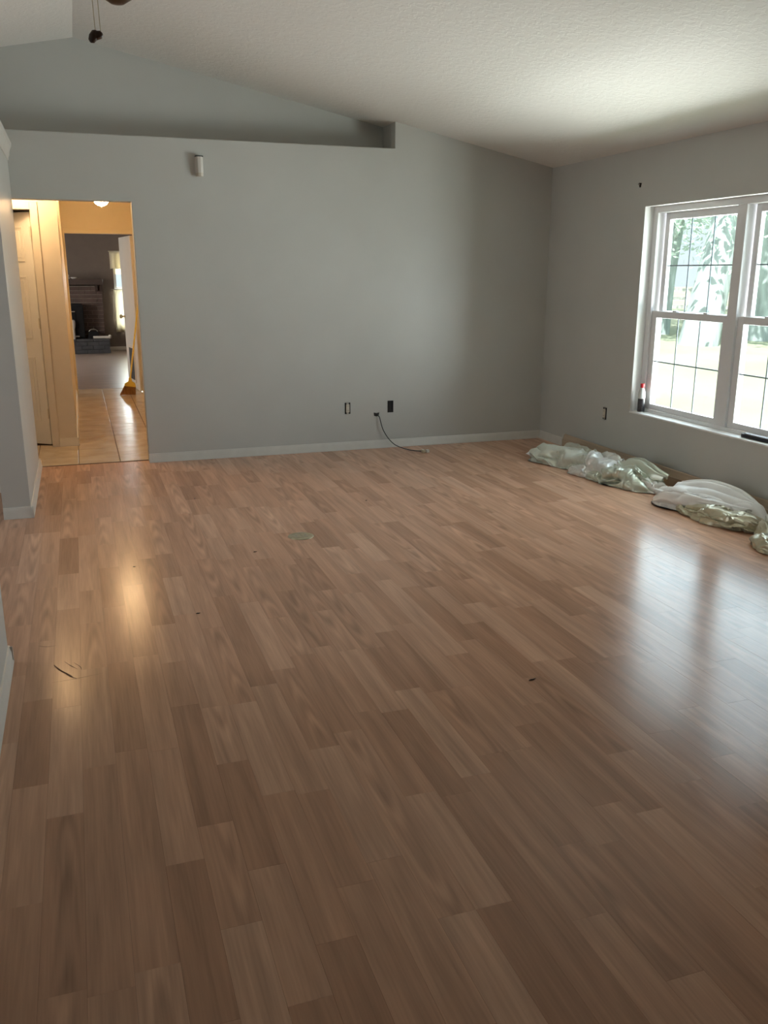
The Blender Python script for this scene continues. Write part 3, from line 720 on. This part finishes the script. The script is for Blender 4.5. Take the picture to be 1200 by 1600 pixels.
def tree(label, x, y, h, rt, cr_, lm, seed, lean=(0, 0), nleaf=2600, low=.35):
    rr = random.Random(seed)
    e = thing('tree', label, 'tree', (x, y, G), 'trees beyond the lawn')
    top = Vector((x+lean[0], y+lean[1], G+h*.62))
    tk = MB(); pts = crom([(x, y, G-.1), (x+lean[0]*.3, y+lean[1]*.2, G+h*.2), (x+lean[0]*.7, y+lean[1]*.75, G+h*.42), top], 4)
    tk.tube(pts, rt, 10, [1.25-.75*i/(len(pts)-1) for i in range(len(pts))])
    ends = []
    for k in range(9):
        a = rr.uniform(0, 2*PI); st = pts[rr.randint(len(pts)//2, len(pts)-1)]
        en = Vector((x+lean[0]+math.cos(a)*cr_*.75, y+lean[1]+math.sin(a)*cr_*.75, G+h*rr.uniform(low+.05, .92)))
        md_ = (st+en)/2+Vector((0, 0, h*.05)); q = crom([st, md_, en], 4)
        tk.tube(q, rt*.36, 6, [1-.85*i/(len(q)-1) for i in range(len(q))]); ends += [md_, en]
    ends += [top+Vector((0, 0, h*.2)), top+Vector((0, 0, h*.08))]
    tk.build('trunk', M['bark'], e, 60)
    vs, fs = [], []
    for k in range(nleaf):
        c = rr.choice(ends); d = Vector((rr.gauss(0, 1), rr.gauss(0, 1), rr.gauss(0, .7)))*cr_*.20
        p = c+d; s = rr.uniform(.06, .15)
        u = Vector((rr.gauss(0, 1), rr.gauss(0, 1), rr.gauss(0, 1))).normalized(); v = u.orthogonal().normalized()
        b = len(vs); vs += [p-u*s, p+v*s*.45, p+u*s, p-v*s*.45]; fs.append((b, b+1, b+2, b+3))
    me = bpy.data.meshes.new('foliage'); me.from_pydata(vs, [], fs)
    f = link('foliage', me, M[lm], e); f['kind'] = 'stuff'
    return e
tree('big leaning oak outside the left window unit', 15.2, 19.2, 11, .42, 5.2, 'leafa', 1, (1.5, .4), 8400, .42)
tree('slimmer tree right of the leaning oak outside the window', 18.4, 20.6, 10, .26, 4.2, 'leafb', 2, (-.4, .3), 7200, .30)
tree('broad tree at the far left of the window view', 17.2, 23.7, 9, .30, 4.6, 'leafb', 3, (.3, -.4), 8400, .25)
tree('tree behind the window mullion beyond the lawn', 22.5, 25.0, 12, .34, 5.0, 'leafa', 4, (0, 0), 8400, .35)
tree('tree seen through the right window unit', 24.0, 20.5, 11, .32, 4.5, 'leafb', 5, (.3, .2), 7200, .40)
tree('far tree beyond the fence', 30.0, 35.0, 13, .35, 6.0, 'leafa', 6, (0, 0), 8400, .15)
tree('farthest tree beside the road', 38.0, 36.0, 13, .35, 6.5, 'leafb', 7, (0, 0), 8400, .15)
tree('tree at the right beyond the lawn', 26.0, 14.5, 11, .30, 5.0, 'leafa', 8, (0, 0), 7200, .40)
# pale rail fence across the far lawn
M['fencew'] = mat('pale_fence', (.6, .6, .58, 1), rough=.7)
fe = thing('rail_fence', 'pale horizontal rail fence across the far lawn', 'fence', (27, 27, G))
p0, p1 = Vector((20, 40, G)), Vector((40, 16, G)); nn = 14
for i in range(nn+1):
    p = p0.lerp(p1, i/nn); link('post', MB().box(p.x-.06, p.x+.06, p.y-.06, p.y+.06, G-.1, G+1.25).mesh('post'), M['fencew'], fe).matrix_parent_inverse = Matrix.Translation(-fe.location)
for zz in (.35, .72, 1.08):
    mb = MB(); dd = (p1-p0).normalized(); nrm = Vector((dd.y, -dd.x, 0))*.02
    vs_ = [mb.bm.verts.new(q) for q in (p0-nrm+Vector((0, 0, zz)), p0+nrm+Vector((0, 0, zz)), p0+nrm+Vector((0, 0, zz+.13)), p0-nrm+Vector((0, 0, zz+.13)))]
    ws_ = [mb.bm.verts.new(q) for q in (p1-nrm+Vector((0, 0, zz)), p1+nrm+Vector((0, 0, zz)), p1+nrm+Vector((0, 0, zz+.13)), p1-nrm+Vector((0, 0, zz+.13)))]
    for i in range(4): mb.bm.faces.new((vs_[i], vs_[(i+1) % 4], ws_[(i+1) % 4], ws_[i]))
    mb.build('rail', M['fencew'], fe)
# parked vehicle seen in the right unit
M['carpaint'] = mat('white_car_paint', (.75, .75, .76, 1), rough=.25); M['carglass'] = mat('car_glass', (.03, .04, .05, 1), rough=.1); M['tyre'] = mat('tyre', (.02, .02, .02, 1), rough=.9)
cx, cy = 33.5, 30.5
cr_e = thing('parked_car', 'white car parked far off beyond the lawn', 'car', (cx, cy, G)); cr_e.rotation_euler = (0, 0, math.radians(-50))
link('body', MB().prism([(-2.2, .35), (2.2, .35), (2.2, .85), (1.3, .95), (.7, 1.5), (-1.2, 1.5), (-1.9, .98), (-2.2, .9)], 'y', -.85, .85).mesh('body'), M['carpaint'], cr_e).matrix_parent_inverse = Matrix()
link('windows', MB().prism([(-1.65, 1.0), (1.1, 1.0), (.62, 1.43), (-1.15, 1.43)], 'y', -.87, .87).mesh('windows'), M['carglass'], cr_e).matrix_parent_inverse = Matrix()
for xx in (-1.4, 1.4):
    for yy in (-.8, .8):
        link('wheel', MB().lathe([(.2, -.1), (.33, -.1), (.33, .1), (.2, .1)], 18, (xx, yy, .33), 'y').mesh('wheel'), M['tyre'], cr_e).matrix_parent_inverse = Matrix()

# ------------------------------------------------------------------ things on the walls
def receptacle(label, axis, a, z, h=.100, w=.052):
    """bare duplex socket in its box, without a cover plate"""
    def B(u0, u1, d0, d1, z0, z1, bev=0):   # d: into the wall is negative
        return MB().box(a+u0, a+u1, D-d1, D-d0, z+z0, z+z1, bev) if axis == 'y' else MB().box(XR-d1, XR-d0, a+u0, a+u1, z+z0, z+z1, bev)
    e = thing('wall_socket', label, 'socket', (a, D, z) if axis == 'y' else (XR, a, z), 'bare wall sockets')
    B(-w/2, w/2, -.001, .0012, -h/2, h/2).build('box', M['hole'], e)
    st = B(-.010, .010, .0012, .004, -h/2-.004, h/2+.004).build('strap', M['steel'], e)
    bd = B(-.016, .016, .002, .009, -.036, .036, .002).build('body', M['ivory'], e)
    for s_ in (-1, 1):
        f = B(-.014, .014, .009, .012, s_*.019-.0135, s_*.019+.0135, .001)
        fo = link('socket_face', f.mesh('socket_face'), M['ivory'], bd)
        for q in (-.006, .006):
            link_ = B(q-.0012, q+.0012, .0118, .0123, s_*.019-.002, s_*.019+.006).mesh('slot'); link('slot', link_, M['hole'], bd)
    return e
receptacle('bare ivory socket without plate on the back wall left of the cable', 'y', 2.201, .374)
receptacle('bare socket without plate on the right wall before the window', 'x', 6.319, .395)
e = thing('junction_box', 'empty dark electrical box hole on the back wall', 'electrical box', (2.603, D, .372))
MB().box(2.603-.025, 2.603+.025, D-.0016, D+.001, .372-.052, .372+.052).build('opening', M['hole'], e)
mb = MB()
for (x0, x1, z0, z1) in ((-.027, -.024, -.053, .053), (.024, .027, -.053, .053), (-.024, .024, -.053, -.050), (-.024, .024, .050, .053)):
    mb.box(2.603+x0, 2.603+x1, D-.004, D+.001, .372+z0, .372+z1)
mb.build('rim', M['hole'], e)
MB().box(2.603+.010, 2.603+.018, D-.003, D-.001, .372-.03, .372+.045).build('wire_clip', M['black'], e)
# cable from a hole in the wall
e = thing('cable', 'black coaxial cable hanging from the back wall onto the floor', 'cable', (2.47, D, .30))
MB().prism([(2.445, .325), (2.470, .318), (2.497, .324), (2.492, .298), (2.470, .288), (2.448, .296)], 'y', D-.002, D+.001).build('wall_hole', M['hole'], e)
cp = crom([(2.475, D-.001, .300), (2.492, D-.018, .285), (2.503, D-.03, .235), (2.525, D-.035, .165), (2.575, D-.04, .085), (2.630, D-.07, .030), (2.685, D-.15, .010), (2.725, D-.24, .008), (2.775, D-.30, .010), (2.803, D-.325, .012)], 8)
MB().tube(cp, .0042, 8).build('cord', M['cablek'], e, 60)
pl = MB().box(2.780, 2.802, D-.358, D-.322, .001, .028, .003).build('splitter', M['brass'], e)
link('connector', MB().lathe([(.006, 2.800), (.0075, 2.802), (.0075, 2.815), (.004, 2.820)], 12, (0, D-.338, .011), 'x').mesh('connector', 40), M['brass'], pl)
link('connector', MB().box(2.820, 2.846, D-.356, D-.326, .001, .026, .003).mesh('connector'), M['ivory'], pl)
# motion detector
e = thing('motion_detector', 'small white motion detector high on the back wall', 'detector', (1.01, D, 2.335))
MB().box(.972, 1.035, D-.012, D, 2.262, 2.405, .004).build('back_plate', M['trim'], e)
MB().prism([(.974, D-.012), (1.033, D-.012), (1.028, D-.045), (1.012, D-.055), (.990, D-.052), (.978, D-.042)], 'z', 2.285, 2.402).build('housing', M['trim'], e)
MB().prism([(.976, D-.010), (1.030, D-.010), (1.024, D-.043), (1.010, D-.050), (.992, D-.047), (.981, D-.038)], 'z', 2.258, 2.285).build('lens', M['ivory'], e)
MB().box(.973, 1.034, D-.045, D-.004, 2.402, 2.409, .002).build('top_cap', M['black'], e)
# curtain bracket left in the wall
e = thing('wall_bracket', 'small dark curtain bracket high on the wall by the window', 'bracket', (XR, 6.048, 2.18))
MB().prism([(6.036, 2.192), (6.062, 2.196), (6.056, 2.186), (6.052, 2.162), (6.044, 2.162)], 'x', XR-.008, XR).build('plate', M['black'], e)
MB().lathe([(.005, 0), (.005, .016)], 10, (XR-.022, 6.049, 2.184), 'x').build('screw', M['steel'], e)

# floor outlet cover
e = thing('floor_outlet', 'round brass floor outlet cover in the laminate', 'floor outlet', (1.165, 4.932, 0))
MB().lathe([(.078, 0), (.077, .003), (.070, .0055), (.058, .006), (.056, .0042), (.002, .0042)], 40, (1.165, 4.932, 0)).build('ring', M['brass'], e, 30)
for s_ in (-1, 1):
    lid = []
    for i in range(13):
        a = -PI/2+PI*i/12; lid.append((1.165+s_*(.003+.050*math.cos(a)), 4.932+.052*math.sin(a)))
    lo = MB().prism(lid, 'z', .0042, .0062).build('lid', M['brass'], e)
    link('screw', MB().lathe([(.006, .0062), (.005, .0075)], 10, (1.165+s_*.028, 4.932, 0)).mesh('screw'), M['steel'], lo)

# bits of debris
M['crumb'] = mat('debris', (.035, .025, .02, 1), rough=.9)
for (x, y, l, a, lb) in ((.675, 6.05, .030, 1.4, 'dark splinter on the floor nearest the doorway corner of the back wall'), (.846, 4.712, .022, .1, 'dark crumb on the floor just left of the brass floor outlet'),
                         (.418, 3.873, .020, .1, 'dark crumb on the floor right of the warm lamp glare'), (.18, 4.66, .016, .2, 'tiny crumb in the warm lamp glare'), (1.56, 2.76, .034, .2, 'small dark chip on the floor toward the window glare'),
                         (1.80, 5.62, .018, .5, 'tiny dark crumb on the floor between outlet and cable')):
    mb = MB(); q = [Vector((x+math.cos(a)*l*(t-.5), y+math.sin(a)*l*(t-.5), .003+.001*math.sin(t*9))) for t in (0, .3, .6, 1)]
    mb.tube(q, .003, 6, [.4, 1, .9, .3])
    tag(mb.build('debris_crumb', M['crumb'], None, 60), lb, 'debris', 'crumbs on the laminate')

# ------------------------------------------------------------------ ceiling fan, only its pulls hang into view
fx, fy = .165, 3.06
e = thing('ceiling_fan', 'dark ceiling fan with two pull chains hanging at the top edge', 'fan', (fx, fy, zceil(fx)))
MB().lathe([(.07, zceil(fx)+.02), (.07, zceil(fx)-.03), (.03, zceil(fx)-.07), (.013, zceil(fx)-.075), (.013, 2.78), (.05, 2.77)], 24, (fx, fy, 0)).build('downrod', M['fanbody'], e, 40)
MB().lathe([(.05, 2.77), (.11, 2.74), (.125, 2.68), (.12, 2.62), (.07, 2.585)], 28, (fx, fy, 0)).build('motor', M['fanbody'], e, 40)
sw = MB().lathe([(.06, 2.60), (.062, 2.52), (.055, 2.375), (.045, 2.33), (.02, 2.314), (.004, 2.312)], 28, (fx+.03, fy, 0)).build('switch_housing', M['fanbody'], e, 40)
for k in range(5):
    a = 2*PI*k/5+.3; c, s_ = math.cos(a), math.sin(a)
    mb = MB(); o_ = [(.13, -.03), (.30, -.055), (.62, -.07), (.66, -.04), (.66, .04), (.62, .07), (.30, .055), (.13, .03)]
    lo_ = [mb.bm.verts.new((fx+c*u-s_*v, fy+s_*u+c*v, 2.650+v*.18)) for u, v in o_]; hi_ = [mb.bm.verts.new((fx+c*u-s_*v, fy+s_*u+c*v, 2.658+v*.18)) for u, v in o_]
    mb.bm.faces.new(lo_); mb.bm.faces.new(hi_)
    for i in range(8): mb.bm.faces.new((lo_[i], lo_[(i+1) % 8], hi_[(i+1) % 8], hi_[i]))
    mb.build('blade', M['brown'], e)
M['fob'] = mat('dark_wood_fob', (.06, .03, .016, 1), rough=.4, var=.3, scale=50)
for (x, y, zt, zb, tilt) in ((.122, 2.99, 2.40, 2.214, .5), (.137, 2.99, 2.385, 2.209, 1.35)):
    ch = MB().tube([(x-.004, y, zt), (x-.002, y, (zt+zb)/2), (x, y, zb)], .0011, 6).build('pull_chain', M['brass'], e)
    fb = MB().lathe([(.003, .004), (.0075, 0), (.009, -.010), (.0065, -.019), (.002, -.022)], 14)
    me = fb.mesh('fob', 60); me.transform(Matrix.Translation((x, y, zb)) @ Matrix.Rotation(tilt, 4, 'Y') @ Matrix.Scale(1.45, 4))
    link('fob', me, M['fob'], ch)

# ------------------------------------------------------------------ things on the sill
SZ = WZ0+.0085
M['redcap'] = mat('red_cap', (.62, .03, .04, 1), rough=.35)
M['label'] = mat('dark_label', (.035, .032, .035, 1), rough=.4, var=.5, scale=45)
def clear_mat():
    m = glass_mat('clear_bottle', (.86, .88, .88)); return m
M['clear'] = clear_mat()
M['liquid'] = mat('pale_liquid', (.62, .64, .63, 1), rough=.2)
bx_, by_ = 4.172, 5.878
e = thing('bottle', 'clear plastic bottle with red cap standing on the window sill', 'bottle', (bx_, by_, SZ))
MB().lathe([(.024, SZ), (.027, SZ+.004), (.0275, SZ+.10), (.0275, SZ+.135), (.026, SZ+.155), (.018, SZ+.178), (.0125, SZ+.190), (.0125, SZ+.196)], 24, (bx_, by_, 0)).build('body', M['liquid'], e, 50)
MB().lathe([(.0278, SZ+.006), (.0283, SZ+.008), (.0283, SZ+.105), (.0278, SZ+.107)], 24, (bx_, by_, 0)).build('label_band', M['label'], e, 50)
MB().lathe([(.0145, SZ+.192), (.016, SZ+.195), (.016, SZ+.221), (.0145, SZ+.224)], 20, (bx_, by_, 0)).build('cap', M['redcap'], e, 40)
M['navy'] = mat('navy_plastic', (.010, .014, .024, 1), rough=.35); M['palegrey'] = mat('pale_grey_top', (.42, .44, .48, 1), rough=.3, var=.2, scale=60)
e = thing('small_case', 'dark navy flat case with pale top on the window sill', 'case', (4.18, 4.56, SZ))
MB().box(4.160, 4.202, 4.40, 4.722, SZ, SZ+.024, .003).build('body', M['navy'], e)
MB().box(4.164, 4.198, 4.41, 4.700, SZ+.024, SZ+.031, .003).build('lid', M['palegrey'], e)

# tan board against the wall behind the curtains
e = thing('cornice_board', 'long tan wooden board leaning along the wall under the window', 'board', (XR-.05, 5.2, 0))
MB().sweep([(.018, 0), (.052, 0), (.050, .070), (.044, .074), (.030, .118), (.024, .124), (.019, .118)], (XR, 3.3, 0), (XR, 6.90, 0), (-1, 0, 0)).build('face', M['boardtan'], e)
MB().sweep([(.017, 0), (.055, 0), (.052, .074), (.030, .126), (.018, .126)], (XR, 6.90, 0), (XR, 6.912, 0), (-1, 0, 0)).build('end_cap', M['trim'], e)
# ------------------------------------------------------------------ curtains dropped on the floor under the window
def satin(name, col, rough, spec=.5, sheen=.25, metal=0.0):
    m, nt, b = new_mat(name); N, L = nt.nodes, nt.links
    geo = N.new('ShaderNodeNewGeometry'); nz = N.new('ShaderNodeTexNoise'); nz.inputs['Scale'].default_value = 9; nz.inputs['Detail'].default_value = 3
    L.new(geo.outputs['Position'], nz.inputs['Vector'])
    mr = N.new('ShaderNodeMapRange'); mr.inputs['To Min'].default_value = .9; mr.inputs['To Max'].default_value = 1.1; L.new(nz.outputs['Fac'], mr.inputs['Value'])
    vm = N.new('ShaderNodeVectorMath'); vm.operation = 'SCALE'; vm.inputs[0].default_value = col[:3]; L.new(mr.outputs[0], vm.inputs['Scale']); L.new(vm.outputs[0], b.inputs['Base Color'])
    b.inputs['Roughness'].default_value = rough; b.inputs['Specular IOR Level'].default_value = spec
    b.inputs['Metallic'].default_value = metal; b.inputs['Sheen Weight'].default_value = sheen; b.inputs['Sheen Roughness'].default_value = .4
    return m
M['sage'] = satin('sage_cloth', (.60, .62, .54), .40, .6, .25, .08); M['sagesatin'] = satin('sage_satin', (.55, .58, .48), .28, 1.0, .1, .33)
M['silver'] = satin('silver_satin', (.74, .73, .69), .30, .8, .1, .32)
M['lining'] = satin('white_lining', (.80, .795, .78), .42); M['champagne'] = satin('champagne_satin', (.50, .465, .33), .28, 1.0, .1, .33)

def lerp_list(lst, s):
    t = s*(len(lst)-1); i = min(int(t), len(lst)-2); f = t-i; f = f*f*(3-2*f)
    return lst[i]*(1-f)+lst[i+1]*f

def bundle(name, m, path, hw, ht, folds, amp, twist, seed, parent, z0=0.0, crease=.55, lean=.25, n=110, mm=84, nose=.10, wander=1.0, fine=.25):
    """gathered cloth lying on the floor: a rounded heap along path whose skin breaks into soft lobes and sharp creases"""
    P = crom([(x, y, 0) for x, y in path], 12); mb = MB(); rings = []
    cum = [0.0]
    for a, b in zip(P, P[1:]): cum.append(cum[-1]+(b-a).length)
    def at(s):
        d = s*cum[-1]
        for i in range(len(P)-1):
            if cum[i+1] >= d: return P[i].lerp(P[i+1], (d-cum[i])/max(1e-6, cum[i+1]-cum[i]))
        return P[-1]
    so = Vector((seed*3.17, seed*5.71, seed*1.3))
    for i in range(n+1):
        s = i/n; c = at(s); t = (at(min(1, s+.02))-at(max(0, s-.02))).normalized(); side = Vector((t.y, -t.x, 0))
        e = min(1, s/nose, (1-s)/nose); e = math.sqrt(max(0.0, 1-(1-e)**2))
        e = max(e, .03); W_, H_ = lerp_list(hw, s)*e, lerp_list(ht, s)*(.25+.75*e)*e
        ring = []
        for k in range(mm):
            th = 2*PI*k/mm
            q = Vector((math.cos(th)*1.1, math.sin(th)*1.1, s*3.2*wander))+so
            w1 = noise.noise(q*.9); w2 = noise.noise(q*2.1+Vector((9, 0, 0)))
            ph = folds*th*.5+twist*s+2.6*w1+1.0*w2
            sn = math.sin(ph)
            lobe = abs(sn)**crease-.62
            lobe2 = abs(math.sin(ph*2.3+3*w2+5*s))**.7-.6
            d = (lobe+fine*lobe2)*amp*(.45+.9*abs(noise.noise(q*1.3+Vector((0, 4, 0)))+.5))*e
            th2 = th+lean*math.cos(ph)*.35
            cx, cz = math.cos(th2), math.sin(th2)
            r = Vector((cx, cz))
            px = (W_+d)*math.copysign(abs(cx)**.85, cx); pz = (H_+d*1.1)*math.copysign(abs(cz)**.9, cz)
            if pz < 0: pz = 0.0
            wob = .018*noise.noise(q*1.7+Vector((2, 2, 2)))*e
            ring.append(mb.bm.verts.new(c+side*px+t*wob*2+Vector((0, 0, z0+.003+max(0, pz+wob*.4)))))
        rings.append(ring)
    for a, b in zip(rings, rings[1:]):
        for k in range(mm): mb.bm.faces.new((a[k], a[(k+1) % mm], b[(k+1) % mm], b[k]))
    mb.bm.faces.new(rings[0]); mb.bm.faces.new(rings[-1])
    return mb.build(name, m, parent, 75)

def flap(name, m, edge_a, edge_b, parent, sag=.03, ripple=.012, waves=3, seed=0, thick=.004, nu=40, nv=22, bulge=.03, along=False):
    """loose sheet of cloth between two edge curves, bellied and rippled"""
    A = crom(edge_a, 8); B = crom(edge_b, 8); mb = MB(); g = []
    def at(C, s):
        t = s*(len(C)-1); i = min(int(t), len(C)-2); return C[i].lerp(C[i+1], t-i)
    for i in range(nu+1):
        s = i/nu; a, b = at(A, s), at(B, s); r_ = []
        for j in range(nv+1):
            t = j/nv; p = a.lerp(b, t)
            nz = noise.noise(Vector((s*3, t*2, seed*2.3)))
            up = bulge*math.sin(PI*t)**.8*math.sin(PI*min(1, max(0, s*.9+.05)))+ripple*(abs(math.sin(PI*waves*(t if along else s)+2.2*(s if along else t)+2.4*nz))**.6-.5)*math.sin(PI*min(.97, t*.9+.06))
            r_.append(mb.bm.verts.new(p+Vector((0, ripple*.6*math.sin(7*t+5*s+seed), max(up, -p.z+.004)))))
        g.append(r_)
    for i in range(nu):
        for j in range(nv): mb.bm.faces.new((g[i][j], g[i+1][j], g[i+1][j+1], g[i][j+1]))
    o = mb.build(name, m, parent, 75)
    s_ = o.modifiers.new('thick', 'SOLIDIFY'); s_.thickness = thick; s_.offset = 0
    return o

CG = 'curtains dropped under the window'
e = thing('curtain', 'dull sage green curtain bundled on the floor farthest from the camera', 'curtain', (3.75, 6.25, 0), CG)
bundle('body', M['sage'], [(3.60, 6.56), (3.68, 6.36), (3.80, 6.10), (3.86, 5.82)], [.10, .135, .15, .13, .10], [.105, .125, .11, .12, .09], 5, .062, 3.0, 1, e, crease=.5, nose=.16, lean=.5, fine=.3)
bundle('trailing_fold', M['sage'], [(3.92, 6.62), (3.95, 6.40), (3.93, 6.12)], [.05, .075, .05], [.10, .12, .08], 3, .025, 2, 2, e, nose=.2, n=60, mm=48)
flap('hem', M['lining'], [(3.52, 6.53, .05), (3.56, 6.40, .03), (3.60, 6.22, .015)], [(3.60, 6.52, .085), (3.62, 6.36, .07), (3.65, 6.22, .03)], e, seed=3, bulge=.02)

e = thing('curtain', 'silvery white satin curtain between the two sage ones', 'curtain', (3.83, 5.80, 0), CG)
bundle('body', M['silver'], [(3.86, 6.06), (3.84, 5.86), (3.80, 5.64), (3.83, 5.46)], [.09, .145, .14, .10], [.10, .145, .13, .10], 6, .062, 4.0, 5, e, nose=.2, lean=.6, fine=.35)
bundle('front_fold', M['silver'], [(3.64, 6.00), (3.66, 5.84), (3.68, 5.70)], [.05, .065, .05], [.045, .065, .05], 3, .026, 3, 6, e, nose=.25, n=60, mm=48)

e = thing('curtain', 'shiny sage satin curtain with a wide draped band, heaped by the window', 'curtain', (3.84, 5.45, 0), CG)
bundle('body', M['sagesatin'], [(3.72, 5.74), (3.76, 5.56), (3.84, 5.38), (3.90, 5.16)], [.07, .13, .15, .09], [.07, .11, .12, .06], 6, .065, 5.0, 8, e, nose=.2, lean=.7, fine=.35)
bundle('front_roll', M['sagesatin'], [(3.64, 5.76), (3.69, 5.62), (3.76, 5.46)], [.045, .055, .05], [.05, .06, .05], 2, .020, 2.0, 9, e, nose=.25, n=70, mm=48, lean=.6)
flap('band', M['sagesatin'], [(3.96, 5.62, .16), (3.93, 5.48, .19), (3.93, 5.30, .17), (3.96, 5.16, .12)], [(3.70, 5.58, .075), (3.71, 5.48, .055), (3.75, 5.38, .035), (3.80, 5.28, .02)], e, seed=4, bulge=.015, waves=3.5, ripple=.05, thick=.005, nu=70, nv=50, along=True)
bundle('knot', M['silver'], [(3.80, 5.34), (3.85, 5.22), (3.90, 5.08)], [.05, .06, .04], [.07, .07, .04], 5, .03, 4.0, 10, e, nose=.25, n=60, mm=56)

e = thing('curtain', 'champagne satin curtain showing under the front of the white one', 'curtain', (3.80, 4.45, 0), CG)
bundle('body', M['champagne'], [(3.74, 4.80), (3.745, 4.60), (3.79, 4.38), (3.86, 4.16)], [.05, .085, .13, .09], [.035, .055, .085, .07], 5, .045, 2.0, 12, e, nose=.2, lean=.7)
bundle('pouch', M['champagne'], [(3.70, 4.56), (3.75, 4.40), (3.81, 4.22), (3.88, 4.08)], [.05, .10, .10, .06], [.045, .075, .08, .06], 3, .045, 1.5, 13, e, nose=.22, lean=.8)

e = thing('curtain', 'white satin lined curtain spread in long folds under the window', 'curtain', (3.86, 4.65, 0), CG)
bundle('body', M['lining'], [(3.71, 4.985), (3.80, 4.80), (3.885, 4.58), (3.93, 4.34), (3.93, 4.14)], [.13, .155, .15, .12, .055], [.080, .120, .130, .12, .085], 5, .055, .8, 15, e, z0=.004, nose=.17, lean=.5, wander=.45, crease=.5, fine=.2)
flap('fold_over', M['lining'], [(3.93, 4.92, .12), (3.98, 4.74, .175), (4.00, 4.52, .17), (3.96, 4.26, .12)], [(3.68, 4.93, .085), (3.70, 4.76, .085), (3.76, 4.52, .09), (3.86, 4.28, .09)], e, seed=7, bulge=.015, waves=3.5, ripple=.055, thick=.005, nu=70, nv=50, along=True)

e = thing('curtain', 'champagne satin curtain bunched at the right picture edge', 'curtain', (3.80, 3.85, 0), CG)
bundle('body', M['champagne'], [(3.94, 4.18), (3.86, 4.00), (3.80, 3.80), (3.78, 3.52), (3.80, 3.25)], [.05, .11, .14, .15, .10], [.08, .105, .10, .11, .08], 4, .045, 4.0, 17, e, nose=.18, lean=.6)
bundle('front_pouch', M['champagne'], [(3.70, 3.98), (3.66, 3.84), (3.62, 3.68)], [.05, .085, .06], [.05, .075, .06], 2, .028, 2.0, 18, e, nose=.25, n=60, mm=56, lean=.6)
bundle('gather', M['silver'], [(4.00, 4.24), (3.95, 4.12), (3.90, 4.00)], [.03, .04, .05], [.07, .085, .075], 6, .025, 5.0, 19, e, nose=.25, n=50, mm=56)
